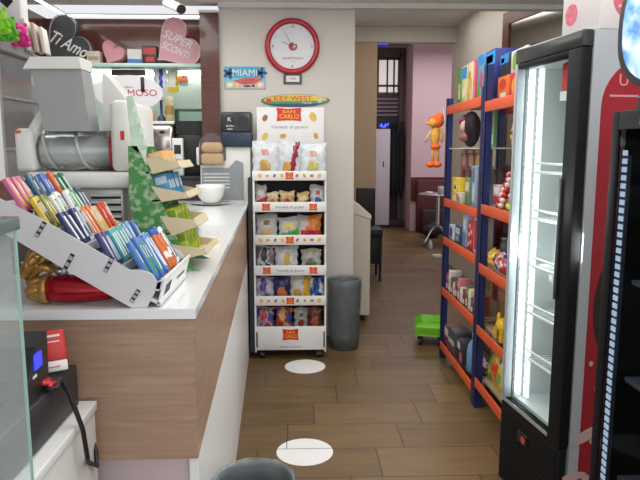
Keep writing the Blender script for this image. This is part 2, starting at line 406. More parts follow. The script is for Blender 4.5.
# white stand, cash drawer and what is on it, in front of the counter
st = thing('white_stand', 'low white cabinet against the wood counter front, under the black cash drawer', 'cabinet', (-0.76, 1.25, 0))
MB().rbox((-0.24, -0.235, 0), (0.245, 0.245, 0.855), 0.004).build('body', mt((212, 210, 206), 0.5, var=0.02), st)
MB().rbox((-0.25, -0.24, 0.855), (0.25, 0.248, 0.879), 0.003).build('top', WHITE, st)
cdw = thing('cash_drawer', 'black cash drawer box on the low white cabinet', 'cash drawer', (-0.745, 1.26, 0.8795))
MB().rbox((-0.205, -0.195, 0.006), (0.205, 0.2, 0.108), 0.004).build('housing', mt((36, 37, 40), 0.45, var=0.1, bump=0.1, scale=80), cdw)
MB().rbox((-0.195, -0.207, 0.016), (0.2, -0.1952, 0.098), 0.003).build('drawer_front', BLACK, cdw)
for x in (-0.18, 0.18):
    for y in (-0.17, 0.17): MB().cyl((x, y, 0), (x, y, 0.006), 0.014, n=10).build('foot', BLACK, cdw)
ZD = 0.8795+0.1085
pr = thing('receipt_printer', 'black receipt printer with a blue lamp on its side on the cash drawer', 'printer', (-0.622, 1.275, ZD), 0.05)
MB().prism([(-0.07, -0.07, 0), (-0.07, 0.05, 0), (-0.07, 0.055, 0.12), (-0.07, -0.01, 0.105), (-0.07, -0.07, 0.05)], (0.14, 0, 0)).build('body', mt((30, 31, 34), 0.35, var=0.1), pr)
MB().box((0.0702, -0.03, 0.06), (0.073, 0.01, 0.092)).build('blue_lamp', mt((50, 60, 240), 0.3, var=0, emit=1.0), pr)
MB().box((0.0702, -0.04, 0.045), (0.072, -0.02, 0.05)).build('logo_mark', WHITE, pr)
cardp = onz(51, 373, ZD)
cr = tag(MB().rbox((-0.032, -0.003, 0.025), (0.032, 0.003, 0.095), 0.003, 0).rbox((-0.032, -0.003, 0), (0.032, 0.003, 0.025), 0.003, 1)
    .box((-0.022, -0.0036, 0.080), (0.022, -0.0028, 0.085), 1).box((-0.024, -0.0036, 0.068), (0.02, -0.0028, 0.0705), 1).box((-0.022, -0.0036, 0.010), (0.016, -0.0028, 0.0125), 0)
    .build('payment_card_sign', [mt((206, 44, 38), 0.4), WHITE], None, (cardp.x+0.010, cardp.y-0.01, ZD+0.006), (-0.22, -0.05, 0.40)), 'small red and white card sign leaning on the cash drawer top', 'sign')
MB().tube([(0.02, 0.02, 0.08), (0.03, 0.045, 0.03), (0.02, 0.06, 0)], 0.002, 6).build('back_prop', WHITE, cr)
rc = MB()
for k in range(3):
    rc.tube([(-0.03+0.01*k, 0.01*k, 0.006), (0.0, 0.02, 0.016+0.006*k), (0.035, 0.01-0.012*k, 0.014), (0.05, -0.02+0.015*k, 0.006)], 0.0055, 8)
tag(rc.build('red_cable', mt((200, 40, 52), 0.4), None, tuple(onz(31, 388, ZD+0.001))), 'bunch of red cable lying on the cash drawer', 'cable')
pc = [onz(45, 390, ZD+0.006), onz(56, 388, ZD+0.007), Vector((-0.536, 1.34, ZD+0.006)), Vector((-0.518, 1.345, 0.96)), Vector((-0.495, 1.35, 0.87)), Vector((-0.492, 1.36, 0.80)), at(88, 462, 1.42), at(97, 466, 1.46), at(96, 452, 1.47), at(93, 442, 1.485)]
tag(MB().tube(pc, 0.0055, 8).build('power_cord', BLACK), 'black cord hanging from the cash drawer down beside the low white cabinet', 'cable')

gc = thing('glass_case', 'foreground glass display case with green tinted edges at the far left', 'display case', (-0.7, 0.75, 0))
GG = glass_mat('case_glass', (0.93, 0.96, 0.95), 0.0, 0.03, 0.10)
MB().rbox((-0.25, -0.25, 1.374), (0.254, 0.25, 1.396), 0.003).build('top_pane', mt((84, 108, 104), 0.15, var=0.02), gc)
MB().box((0.238, -0.25, 0.0), (0.246, 0.242, 1.373)).build('side_pane', GG, gc)
MB().box((-0.25, 0.243, 0.0), (0.246, 0.25, 1.373)).build('rear_pane', GG, gc)
MB().box((0.243, 0.246, 0.0), (0.2465, 0.2505, 1.373)).build('edge_strip', GEDGE, gc)

# ------------------------------------------------------------------ floor stickers and bins
for i, (cx, cy, lab) in enumerate(((0.02, 2.93, 'white round floor sticker nearest the viewer, cracked along a tile joint'), (0.032, 4.17, 'clean white round floor sticker in front of the snack rack'))):
    s_ = tag(MB().lathe((0, 0, 0.0005), [(0.001, 0), (0.142, 0), (0.142, 0.001), (0.001, 0.001)], 48, smooth=False).build('floor_sticker', mt((232, 232, 230), 0.4, var=0.02), None, (cx, cy, 0)), lab, 'sticker', 'round floor stickers')
    if i == 0:
        MB().box((-0.14, 0.028, 0.0016), (0.139, 0.032, 0.0019)).box((-0.094, 0.032, 0.0016), (-0.090, 0.105, 0.0019)).build('joint_line', mt((70, 62, 54), 0.7), s_)
def bin_(loc, label, h, r, seed):
    rnd = random.Random(seed)
    t = thing('waste_bin', label, 'bin', loc, 0, 'round waste bins')
    prof = [(r*0.84, 0), (r*0.86, 0.01), (r*0.97, h*0.9), (r, h), (r*0.965, h), (r*0.94, h*0.9), (r*0.82, 0.02)]
    MB().lathe((0, 0, 0), prof, 32).build('bucket', mt((74, 82, 84), 0.35, var=0.2, scale=14), t)
    wob = lambda a, i: 0.014*math.sin(7*a+1.7*i)+0.012*math.sin(16*a+2.6*i+seed)+0.008*math.sin(29*a+4*i)
    lin_ = MB().lathe((0, 0, 0), [(r*0.9, h*0.06), (r*0.93, h*0.2), (r*0.945, h*0.32), (r*0.975, h*0.48), (r*0.985, h*0.62), (r*1.01, h*0.75), (r*1.03, h*0.9), (r*1.035, h+0.004), (r*1.0, h+0.012), (r*0.93, h-0.01), (r*0.88, h*0.7), (r*0.8, h*0.3), (r*0.02, h*0.22)], 48, wob=wob)
    lin_.build('bin_liner', mt((132, 140, 142), 0.22, var=0.35, scale=16, bump=0.9, alpha=0.42), t)
    return t
bin_((0.337, 4.60, 0), 'tall grey waste bin with translucent liner beside the snack rack', 0.53, 0.126, 1)
bin_((-0.140, 1.74, 0), 'grey waste bin at the bottom foreground beside the counter', 0.52, 0.119, 2)
# ------------------------------------------------------------------ on the counter: gum rack
def W(m, B): return m.xf(Matrix.Translation(-Vector(B)))
B = Vector((-0.58, 1.68, CT))
FOAM = mt((206, 204, 206), 0.6, var=0.02)
gr = thing('gum_display', 'white cardboard stepped gum rack with slotted side panel at the counter front', 'display rack', B)
Y0, Y1 = 1.52, 1.88
def pz(px_, py_, Y=Y0): p = at(px_, py_, Y); return (p.x, p.z)
outl = [pz(-24, 187), pz(0, 199), pz(36, 216), pz(130, 270), pz(142, 270), pz(152, 274), pz(157, 282), pz(155, 292), (pz(147, 308)[0], CT+0.001), (pz(131, 306)[0], CT+0.001), pz(64, 269), pz(14, 239), pz(-24, 219)]
for nm, yy in (('side_panel', Y0), ('side_panel', Y1)):
    W(MB().prism([(x, yy, z) for x, z in outl], (0, 0.005, 0)), B).build(nm, FOAM, gr)
dk = [(outl[-1][0], outl[-1][1]+0.02), (pz(75, 266)[0], pz(75, 266)[1]), (pz(155, 296)[0]+0.012, CT+0.004), (pz(155, 296)[0]+0.012, CT+0.012), (pz(70, 255)[0], pz(70, 255)[1]), (outl[-1][0], outl[-1][1]+0.03)]
W(MB().prism([(x, Y0+0.005, z) for x, z in dk], (0, Y1-Y0-0.005, 0)), B).build('deck', FOAM, gr)
W(MB().prism([(-0.85, Y0+0.06, CT), (-0.845, Y0+0.06, CT), (-0.845, Y0+0.06, pz(-24, 219)[1]+0.01), (-0.85, Y0+0.06, pz(-24, 219)[1]+0.01)], (0, 0.24, 0)), B).build('rear_prop', FOAM, gr)
lx = pz(155, 288)[0]+0.020
W(MB().prism([(lx-0.014, Y0+0.005, CT+0.004), (lx+0.006, Y0+0.005, CT+0.074), (lx+0.002, Y0+0.005, CT+0.075), (lx-0.018, Y0+0.005, CT+0.005)], (0, Y1-Y0-0.005, 0)), B).build('front_lip', WHITE, gr)
bc = MB()
def lipx(z): return lx-0.014+0.020*(z-CT-0.004)/0.07+0.0006
for k in range(12):
    y_ = 1.56+k*0.006; q = 0.0018+0.001*(k % 3)
    bc.prism([(lipx(CT+0.022), y_, CT+0.022), (lipx(CT+0.022), y_+q, CT+0.022), (lipx(CT+0.05), y_+q, CT+0.05), (lipx(CT+0.05), y_, CT+0.05)], (0.0005, 0, 0))
bc.prism([(lipx(CT+0.03), 1.72, CT+0.03), (lipx(CT+0.03), 1.83, CT+0.03), (lipx(CT+0.038), 1.83, CT+0.038), (lipx(CT+0.038), 1.72, CT+0.038)], (0.0005, 0, 0))
W(bc, B).build('barcode_mark', DARK, gr)
sl = [((36, 237), (45, 222)), ((63, 273), (73, 254)), ((105, 272), (113, 257)), ((131, 302), (139, 290))]
for a, b in sl:
    pa, pb = at(*a, Y0), at(*b, Y0); m = MB(); d = (pb-pa); n_ = 6
    side = Vector((-d.z, 0, d.x)).normalized()*0.0055
    m.prism([pa-side, pa+side, pb+side, pb-side], (0, -0.001, 0), 0)
    for k in range(n_):
        if k % 2: continue
        q0, q1 = pa+d*(k/n_+0.03), pa+d*((k+1)/n_+0.05)
        m.prism([q0-side*0.8, q0+side*0.8, q1+side*0.8, q1-side*0.8], (0, -0.0018, 0), 1)
    W(m, B).build('slot', [BLACK, mt((170, 168, 170), 0.5)], gr)
# tiers: top x, top z, colours near to far
C_ = lambda *c: mt(tuple(int(x*0.86+8) for x in c), 0.35, var=0.12, scale=60)
PINKG, VIO, ORG, GRN, NAVY, TEAL, BLU, CREAM, YEL, REDD, GREYB, LIME, LBL = (C_(222, 110, 150), C_(120, 90, 170), C_(232, 112, 40), C_(34, 130, 74), C_(40, 44, 100), C_(70, 178, 178), C_(70, 120, 205),
    C_(226, 206, 170), C_(226, 196, 60), C_(216, 60, 40), C_(86, 122, 150), C_(150, 190, 70), C_(200, 214, 226))
tiers = [
 (-0.713, 1.425, 'top', [('pink', PINKG, YEL, 3), ('black', BLACK, GREYB, 1), ('grey-blue', GREYB, BLACK, 3), ('blue and violet', BLU, VIO, 2), ('orange', ORG, REDD, 2), ('dark green', GRN, WHITE, 2)]),
 (-0.655, 1.380, 'second', [('yellow and black', YEL, BLACK, 2), ('olive green', C_(120, 140, 50), YEL, 2), ('white and green', WHITE, GRN, 5), ('bright green', C_(60, 170, 80), WHITE, 2), ('dark navy', NAVY, LBL, 2)]),
 (-0.590, 1.340, 'third', [('navy and white', NAVY, WHITE, 3), ('grey-white', LBL, NAVY, 2), ('orange and cream', ORG, CREAM, 3), ('yellow and cream', CREAM, YEL, 2), ('red', REDD, ORG, 2), ('pale cream', CREAM, WHITE, 1)]),
 (-0.505, 1.285, 'fourth', [('dark violet', C_(60, 56, 120), LBL, 3), ('teal', TEAL, WHITE, 5), ('pale blue', C_(130, 180, 220), WHITE, 3), ('blue', BLU, LBL, 2)]),
 (-0.424, 1.270, 'bottom', [('green and blue', BLU, C_(60, 170, 60), 4), ('blue and white', C_(90, 140, 210), WHITE, 3), ('orange with blue cap', ORG, C_(40, 100, 190), 4), ('white with blue print', WHITE, NAVY, 2)]),
]
rnd_ = random.Random(11)
PW, PT, PH = 0.0255, 0.013, 0.092
for ti, (txx, tz, word, cols) in enumerate(tiers):
    th = -0.5; hh = PH if ti < 4 else PH+0.028
    bx, bz = txx+hh*math.sin(0.5), tz-hh*math.cos(0.5)
    W(MB().prism([(bx-0.012, Y0+0.006, bz-0.001), (bx+0.022, Y0+0.006, bz-0.012), (bx+0.022, Y0+0.006, bz+0.012), (bx+0.017, Y0+0.006, bz+0.012), (bx+0.015, Y0+0.006, bz-0.014), (bx-0.012, Y0+0.006, bz-0.006)], (0, Y1-Y0-0.007, 0)), B).build('tier_ledge', FOAM, gr)
    y = Y0+0.018
    for cname, ma, mb_, n in cols:
        for two in range(2 if ti in (1, 3) else 1):
            base = None
        for k in range(n):
            cap = 'cap' in cname
            m = MB().rbox((-PT/2, -PW/2+0.001, 0), (PT/2, PW/2-0.001, hh), 0.002, 0)
            if cap:
                m.rbox((-PT/2-0.001, -PW/2, hh-0.016), (PT/2+0.001, PW/2, hh+0.002), 0.003, 1).box((PT/2-0.001, -PW/2+0.003, 0.03), (PT/2+0.0008, PW/2-0.003, 0.05), 2)
            else:
                m.box((PT/2-0.001, -PW/2+0.008, hh*0.12), (PT/2+0.0007, PW/2-0.008, hh*0.86), 1)
                m.box((PT/2-0.001, -PW/2+0.010, hh*0.5), (PT/2+0.0009, PW/2-0.011, hh*0.8), 2)
                m.box((-PT/2+0.001, -PW/2+0.003, hh-0.001), (PT/2-0.001, PW/2-0.003, hh+0.0006), 1)
            o = m.build('gum_pack', [ma, mb_, WHITE], None, (bx+rnd_.uniform(-0.004, 0.004), y, bz+0.004+rnd_.uniform(-0.004, 0.006)), (rnd_.uniform(-0.05, 0.05), th+rnd_.uniform(-0.07, 0.07), 0))
            tag(o, '%s gum pack in the %s tier of the stepped gum rack' % (cname, word), 'gum pack', '%s gum packs, %s tier' % (cname, word))
            y += PW+0.0018

# red and gold wrapped egg lying behind the panel
B = Vector((-0.56, 1.575, CT))
eg = thing('wrapped_chocolate_egg', 'red and gold foil wrapped treat lying under the gum rack', 'wrapped sweet', B)
prof = [(0.001, -0.075), (0.028, -0.075), (0.0315, -0.05), (0.031, 0.0), (0.026, 0.06), (0.017, 0.105), (0.008, 0.128), (0.001, 0.13)]
MB().lathe((0, 0, 0.0335), prof, 32, axis='X', wob=lambda a, i: 0.03*math.sin(5*a+i)).build('red_foil', mt((158, 14, 30), 0.26, 0.4, var=0.1), eg)
GOLD = mt((178, 138, 76), 0.35, 0.6, var=0.3, scale=60, bump=0.4)
g = MB()
for k in range(12):
    a = 2*PI*k/12; g.ell((-0.096+0.005*math.sin(3*k), 0.020*math.cos(a), 0.034+0.021*math.sin(a)), (0.024, 0.0085, 0.0095), rot=(a, 0.2*math.sin(k), 0), n=10)
g.lathe((-0.08, 0, 0.0335), [(0.02, -0.012), (0.033, -0.006), (0.0335, 0.004), (0.032, 0.008), (0.02, 0.009)], 28, axis='X', wob=lambda a, i: 0.04*math.sin(11*a))
g.build('gold_ruffle', GOLD, eg)
g = MB()
for k in range(8):
    g.ell((-0.118+0.011*(k % 4), -0.012+0.016*(k//4), 0.078+0.012*(k % 4)*(1 if k < 4 else 0.6)), (0.022, 0.010, 0.013), rot=(0.4*k, -0.9+0.2*k, 0.5*k), n=10)
g.tube([(-0.125, 0, 0.06), (-0.115, -0.01, 0.09), (-0.10, -0.012, 0.115), (-0.085, -0.008, 0.12)], 0.010, 10).tube([(-0.12, 0.01, 0.05), (-0.10, 0.0, 0.075), (-0.08, -0.005, 0.085), (-0.06, 0, 0.075)], 0.011, 10)
g.build('gold_bow', GOLD, eg)
g = MB()
for k in range(5): g.ell((-0.045+0.022*k, 0.0, 0.073-0.004*k+0.004*math.sin(k*2)), (0.018, 0.012, 0.010), rot=(0.5*k, 0.3+0.2*k, 0), n=10)
g.build('silver_foil', mt((176, 178, 182), 0.22, 0.8, var=0.25, scale=60, bump=0.5), eg)
eg.scale = (1.12, 1.1, 1.15)
p = at(-6, 165, 1.98)
tag(MB().ell((0, 0, 0.19), (0.075, 0.07, 0.11)).lathe((0, 0, 0), [(0.05, 0), (0.06, 0.02), (0.04, 0.1), (0.03, 0.11)], 20).build('chocolate_egg', mt((92, 44, 34), 0.6, var=0.25, scale=30), None, (p.x, p.y, CT)), 'round dark brown wrapped treat at the far left edge beside the slush machine', 'wrapped sweet')

# ------------------------------------------------------------------ slush machine
YS = 2.1
B = Vector((-0.74, 2.2, CT))
sm = thing('slush_machine', 'white slush drink machine with clear horizontal drum and grey hopper', 'drink machine', B)
def xz(px_, py_, Y=YS): p = at(px_, py_, Y); return p.x, p.z
MW = mt((218, 218, 212), 0.35, var=0.03); MG = mt((150, 150, 150), 0.4, var=0.04)
x0, z0 = xz(70, 186); x1, z1 = xz(123, 186)
W(MB().rbox((-0.91, YS+0.02, CT+0.01), (x1, YS+0.36, z0), 0.012), B).build('base_body', mt((168, 166, 164), 0.3, 0.4, var=0.04), sm)
lv = MB()
for k in range(6):
    for (a, b) in ((0, 0.075), (0.095, 0.2)):
        xa = xz(62, 200)[0]+a*0.95; lv.box((xa, YS+0.0185, z0-0.045-k*0.024), (xa+(b-a)*0.95, YS+0.0205, z0-0.036-k*0.024))
W(lv, B).build('vent_slots', BLACK, sm)
lv = MB()
for k in range(6):
    for (a, b) in ((0, 0.075), (0.095, 0.2)):
        xa = xz(62, 200)[0]+a*0.95; lv.box((xa, YS+0.014, z0-0.036-k*0.024), (xa+(b-a)*0.95, YS+0.0205, z0-0.029-k*0.024))
W(lv, B).build('louvre', MW, sm)
xa, za = xz(35, 188); xb, zb_ = xz(131, 172)
W(MB().rbox((xa-0.02, YS-0.03, za), (xb, YS+0.36, zb_), 0.014), B).build('tray_deck', MW, sm)
hx0, hz0 = xz(112, 172); hx1, hz1 = xz(131, 100)
W(MB().rbox((hx0, YS-0.01, hz0+0.0005), (hx1, YS+0.32, hz1), 0.02), B).build('motor_head', MW, sm)
W(MB().box((xz(121, 130)[0], YS-0.0115, xz(121, 140)[1]), (xz(125, 130)[0], YS-0.0098, xz(121, 131)[1])), B).build('red_badge', RED, sm)
dzc = (xz(60, 130)[1]+xz(60, 172)[1])/2; dr = (xz(60, 130)[1]-xz(60, 172)[1])/2
dx0, dx1 = xz(30, 150)[0], xz(106, 150)[0]
dc = (0, YS+0.06+dr*0.6, dzc)
DG = glass_mat('drum_plastic', (0.90, 0.92, 0.92), 0.18, 0.05, 0.10)
W(MB().lathe(dc, [(0.02, dx0-0.01), (dr*0.8, dx0), (dr, dx0+0.03), (dr, dx1), (0.03, dx1)], 40, axis='X'), B).build('clear_drum', DG, sm)
W(MB().cyl((dx0+0.01, dc[1], dzc), (dx1, dc[1], dzc), dr*0.78, n=32), B).build('freezing_cylinder', mt((206, 208, 208), 0.32, 0.6, var=0.05), sm)
au = [(dx0+0.02+(dx1-dx0-0.03)*k/90, dc[1]+dr*0.9*math.cos(k*2*PI*2.0/90+2.2), dzc+dr*0.9*math.sin(k*2*PI*2.0/90+2.2)) for k in range(91)]
W(MB().tube(au, 0.006, 8), B).build('auger_spiral', MW, sm)
W(MB().lathe(dc, [(dr*0.6, dx1), (dr*1.06, dx1), (dr*1.06, dx1+0.014), (dr*0.6, dx1+0.014)], 40, axis='X'), B).build('red_ring', mt((176, 32, 48), 0.3), sm)
tp = [xz(24, 69), xz(31, 57), xz(80, 57), xz(82, 69)]
hp = [xz(31, 69), xz(81, 69), xz(90, 131), xz(44, 131)]
W(MB().prism([(x, YS+0.0, z) for x, z in hp], (0, 0.10, 0)), B).build('hopper', mt((150, 150, 150), 0.35, var=0.05), sm)
W(MB().prism([(x, YS-0.01, z) for x, z in tp], (0, 0.12, 0)), B).build('hopper_lid', MW, sm)
W(MB().rbox((xz(24, 80)[0], YS+0.05, xz(24, 84)[1]), (xz(31, 80)[0], YS+0.12, xz(24, 72)[1]), 0.008), B).build('lid_latch', MW, sm)
bk = [xz(82, 64), xz(90, 72), xz(112, 98), xz(112, 172), xz(84, 172)]
W(MB().prism([(x, YS+0.21, z) for x, z in bk], (0, 0.12, 0)), B).build('rear_housing', MW, sm)
ck = MB()
p0, p1 = xz(44, 128), xz(20, 105)
W(MB().tube([(xz(40, 100)[0], YS+0.1, xz(40, 100)[1]), (xz(32, 118)[0], YS+0.08, xz(32, 118)[1]), (xz(24, 135)[0], YS+0.06, xz(24, 135)[1]), (xz(20, 160)[0], YS+0.06, xz(20, 160)[1])], 0.022, 12), B).build('fill_spout', MW, sm)
W(MB().rbox((xz(10, 150)[0], YS+0.03, xz(10, 172)[1]), (xz(30, 150)[0], YS+0.15, xz(10, 128)[1]), 0.015), B).build('tap_block', MW, sm)
W(MB().box((xz(12, 150)[0], YS+0.028, xz(10, 133)[1]), (xz(18, 150)[0], YS+0.0302, xz(10, 130)[1])), B).build('tap_label', mt((200, 90, 60), 0.5), sm)
W(MB().cyl((xz(12, 150)[0]+0.03, YS+0.08, xz(12, 190)[1]), (xz(12, 150)[0]+0.03, YS+0.08, xz(12, 170)[1]), 0.016, n=14).rbox((xz(8, 150)[0], YS+0.04, xz(10, 188)[1]), (xz(22, 150)[0], YS+0.1, xz(10, 178)[1]), 0.006), B).build('tap', mt((206, 206, 202), 0.3), sm)
ft = MB()
for x in (-0.88, x1-0.04):
    for y in (YS+0.05, YS+0.32): W(MB().cyl((x, y, CT), (x, y, CT+0.012), 0.018, n=12), B).build('foot', BLACK, sm)

# ------------------------------------------------------------------ green cardboard stand of small packs
YG = 1.99
B = Vector((-0.43, 2.1, CT))
gs = thing('pack_stand', 'green and tan cardboard stand holding four tiers of small packs', 'display rack', B)
def gz(px_, py_, Y=YG): p = at(px_, py_, Y); return (p.x, Y, p.z)
def gpart(nm, pts, dy, mat, y=YG):
    pp = [(gz(*q)[0], y, max(CT+0.001, gz(*q)[2])) for q in pts]
    return W(MB().prism(pp, (0, dy, 0)), B).build(nm, mat, gs)
GRN2 = mt((66, 132, 70), 0.5, var=0.0, scale=48, bump=0.01)
_n = GRN2.node_tree; _r = _n.nodes.new('ShaderNodeValToRGB'); _r.color_ramp.elements[0].position = 0.50; _r.color_ramp.elements[1].position = 0.62
_r.color_ramp.elements[0].color = tuple(lin(q) for q in (58, 130, 62))+(1,); _r.color_ramp.elements[1].color = tuple(lin(q) for q in (150, 172, 140))+(1,)
_nz = [q for q in _n.nodes if q.type == 'TEX_NOISE'][0]; _n.links.new(_nz.outputs['Fac'], _r.inputs[0]); _n.links.new(_r.outputs[0], _n.nodes['Principled BSDF'].inputs['Base Color'])
TANC = mt((198, 184, 152), 0.7, var=0.04)
side = [(128, 146), (137, 146), (149, 172), (163, 205), (176, 236), (184, 256), (192, 268), (200, 276), (198, 281), (176, 283), (166, 276), (158, 258), (146, 244), (136, 226), (129, 200)]
gpart('side_panel', side, 0.004, GRN2)
gpart('side_panel', side, 0.004, GRN2, YG+0.235)
gpart('header_strip', [(126, 96), (133, 96), (147, 150), (137, 152), (131, 146)], 0.003, mt((186, 208, 186), 0.4, var=0.15, scale=20))
sq = [MB()]
for k in range(4): sq[0].box((gz(128.5+3.0*k, 0)[0], YG-0.001, gz(130, 112+11*k)[2]), (gz(132.5+3.0*k, 0)[0], YG+0.0005, gz(130, 106+11*k)[2]))
W(sq[0], B).build('pale_print', mt((214, 226, 214), 0.4), gs)
trays = [[(145, 157), (177, 162), (181, 167), (153, 174)], [(151, 186), (186, 193), (189, 197), (162, 202)], [(160, 216), (194, 220), (198, 226), (172, 236)], [(170, 244), (205, 249), (207, 253), (182, 260)]]
for pts in trays:
    a_, b_, c_, d_ = [gz(*q) for q in pts]
    gpart('tray', pts, 0.004, TANC, YG-0.004)
    W(MB().prism([(a_[0], YG, d_[2]), (c_[0], YG, c_[2]-0.004), (c_[0], YG, c_[2]), (a_[0], YG, d_[2]+0.006)], (0, 0.234, 0)).prism([(c_[0]-0.003, YG, c_[2]-0.004), (c_[0], YG, c_[2]-0.004), (b_[0], YG, b_[2]+0.004), (b_[0]-0.003, YG, b_[2]+0.004)], (0, 0.234, 0)), B).build('tray_floor', TANC, gs)
    W(MB().prism([(a_[0], YG, a_[2]), (b_[0], YG, b_[2]), (c_[0], YG, c_[2]), (d_[0], YG, d_[2])], (0, 0.004, 0)), B).xf(Matrix.Translation((0, 0.234, 0))).build('tray_end', TANC, gs)
LG = mt((176, 192, 46), 0.4, var=0.08)
tc = [('orange and cream', mt((226, 160, 60), 0.4), CREAM, 'top', 5), ('blue', mt((52, 140, 190), 0.4), LBL, 'second', 6), ('yellow-green', LG, mt((120, 150, 30), 0.4), 'third', 6), ('yellow-green', LG, mt((120, 150, 30), 0.4), 'lowest', 6)]
for (cn, ma, mb_, word, n), pts in zip(tc, trays):
    a_, b_, c_, d_ = [gz(*q) for q in pts]
    for k in range(n):
        h = 0.078 if word != 'top' else 0.06; tkn = 0.2/n
        x = a_[0]+0.03+0.004*math.sin(k*3); z = d_[2]+0.010
        m = MB().rbox((-0.024, -tkn/2+0.001, 0), (0.024, tkn/2-0.001, h), 0.003, 0).box((0.0235, -tkn/2+0.004, h*0.35), (0.0247, tkn/2-0.004, h*0.7), 1).box((-0.018, -tkn/2+0.0004, h*0.6), (0.02, -tkn/2+0.0015, h*0.9), 1)
        o = m.build('mint_pack', [ma, mb_], None, (x+0.01, YG+0.022+tkn*(k+0.5)*0.98, z), (0, -0.25, 0))
        tag(o, '%s mint pack in the %s tray of the green cardboard stand' % (cn, word), 'mint pack', '%s packs, %s tray' % (cn, word))

# loose sweets and clear dish beside the stand
dp = onz(205, 242, CT)
ds = tag(MB().prism([(-0.035, -0.09, 0), (0.05, -0.09, 0), (0.05, -0.09, 0.004), (-0.028, -0.09, 0.004), (-0.048, -0.09, 0.11), (-0.052, -0.09, 0.11)], (0, 0.18, 0)).build('acrylic_tray', glass_mat('acrylic', (0.9, 0.93, 0.95), 0.2, 0.03, 0.14), None, (dp.x, dp.y, CT)), 'clear acrylic tray standing behind the green cardboard stand', 'tray')
sw = [('pink', (214, 110, 130)), ('white', (232, 226, 220)), ('yellow', (226, 196, 90)), ('red', (204, 60, 60)), ('pale pink', (230, 190, 190)), ('cream', (226, 214, 186))]
for k, (cn, c) in enumerate(sw):
    x, y = dp.x+0.0+0.022*(k % 3), dp.y-0.06+0.05*(k//3)+0.01*(k % 2)
    m = MB().ell((0, 0, 0.0085), (0.014, 0.009, 0.0085), n=10).cyl((0.012, 0, 0.0085), (0.024, 0, 0.0085), 0.003, 0.008, n=8).cyl((-0.024, 0, 0.0085), (-0.012, 0, 0.0085), 0.008, 0.003, n=8)
    tag(m.build('wrapped_candy', mt(c, 0.3), None, (x, y, CT+0.0045), (0, 0, k*1.1)), '%s wrapped candy in the clear acrylic tray on the counter' % cn, 'candy', 'loose wrapped candies')

# ------------------------------------------------------------------ far end of the counter
CH = mt((232, 232, 228), 0.2, var=0.02, coat=0.4)
p = onz(211, 203, CT); p.y = 4.5; p.x = at(211, 203, 4.5).x
pl = tag(MB().lathe((0, 0, 0), [(0.06, 0), (0.066, 0.003), (0.13, 0.012), (0.145, 0.017), (0.13, 0.016), (0.06, 0.007)], 36).build('plate', CH, None, (p.x, p.y, CT)), 'white plate under the white bowl on the counter', 'plate')
tag(MB().lathe((0, 0, 0), [(0.055, 0), (0.06, 0.006), (0.088, 0.04), (0.103, 0.095), (0.106, 0.125), (0.101, 0.125), (0.097, 0.09), (0.080, 0.045), (0.04, 0.014), (0.001, 0.012)], 36).build('bowl', CH, None, (p.x, p.y, CT+0.0165)), 'large white bowl on a plate at the far end of the counter', 'bowl')
YM = 4.66
ap = thing('toaster_oven', 'white appliance with stepped top and grey slatted front at the counter end', 'appliance', (at(225, 200, YM).x, YM+0.1, CT))
def lx_(px_, Y=YM): return at(px_, 150, Y).x-at(225, 200, YM).x
def lz_(py_, Y=YM): return at(225, py_, Y).z-CT
MB().prism([(lx_(200), -0.1, 0.0), (lx_(250), -0.1, 0.0), (lx_(250), -0.1, lz_(147)), (lx_(226), -0.1, lz_(147)), (lx_(226), -0.1, lz_(160)), (lx_(220), -0.1, lz_(165)), (lx_(200), -0.1, lz_(165))], (0, 0.26, 0)).build('housing', CH, ap)
MB().prism([(lx_(201), -0.1005, 0.02), (lx_(243), -0.1005, 0.02), (lx_(243), -0.1005, lz_(163)), (lx_(236), -0.1005, lz_(160)), (lx_(228), -0.1005, lz_(168)), (lx_(201), -0.1005, lz_(168))], (0, -0.004, 0)).build('front_panel', mt((150, 156, 158), 0.35, 0.3), ap)
m = MB()
for k in range(5): m.box((lx_(203), -0.107, lz_(188-3.4*k)), (lx_(229), -0.1045, lz_(188-3.4*k)+0.008))
m.build('slats', WHITE, ap)
MB().rbox((lx_(215), -0.104, lz_(166)), (lx_(225), -0.09, lz_(162)), 0.004).build('handle', WHITE, ap)
bb = thing('coffee_box', 'black and navy box with white lettering on the white appliance', 'box', (at(237, 147, YM).x, YM+0.06, CT+lz_(147)+0.0005))
hw = (at(252, 130, YM).x-at(222, 130, YM).x)/2; hh = at(222, 112, YM).z-at(222, 147, YM).z
MB().rbox((-hw, -0.09, 0), (hw, 0.09, hh*0.42), 0.006).build('navy_base', mt((32, 48, 66), 0.4), bb)
MB().rbox((-hw, -0.085, hh*0.42), (hw, 0.085, hh), 0.012).build('dark_top', mt((52, 53, 56), 0.3, var=0.1), bb)
MB().disc((hw*0.45, -0.085, hh*0.7), hw*0.4, hh*0.2, mi=0).disc((-hw*0.45, -0.085, hh*0.7), hw*0.42, hh*0.2, mi=0).build('round_print', mt((34, 34, 37), 0.4), bb)
text('K', 0.032, WHITE, bb, (-hw*0.45, -0.0868, hh*0.78), 'logo_letter'); text('kimbo', 0.016, WHITE, bb, (-hw*0.42, -0.0868, hh*0.6), 'logo_lettering')
MB().box((-hw*0.6, -0.0868, hh*0.5), (-hw*0.25, -0.0862, hh*0.52)).build('white_line', WHITE, bb)
cu = thing('lid_dispenser', 'clear rounded box of brown paper goods on the low side of the white appliance', 'container', (at(213, 165, YM).x, YM+0.02, CT+lz_(165)+0.0005))
def arch(wd, h, n=12): return [(-wd, 0), (wd, 0), (wd, h*0.55)]+[(wd*math.cos(PI*k/n)*1.0, h*0.55+h*0.45*math.sin(PI*k/n)) for k in range(1, n)]+[(-wd, h*0.55)]
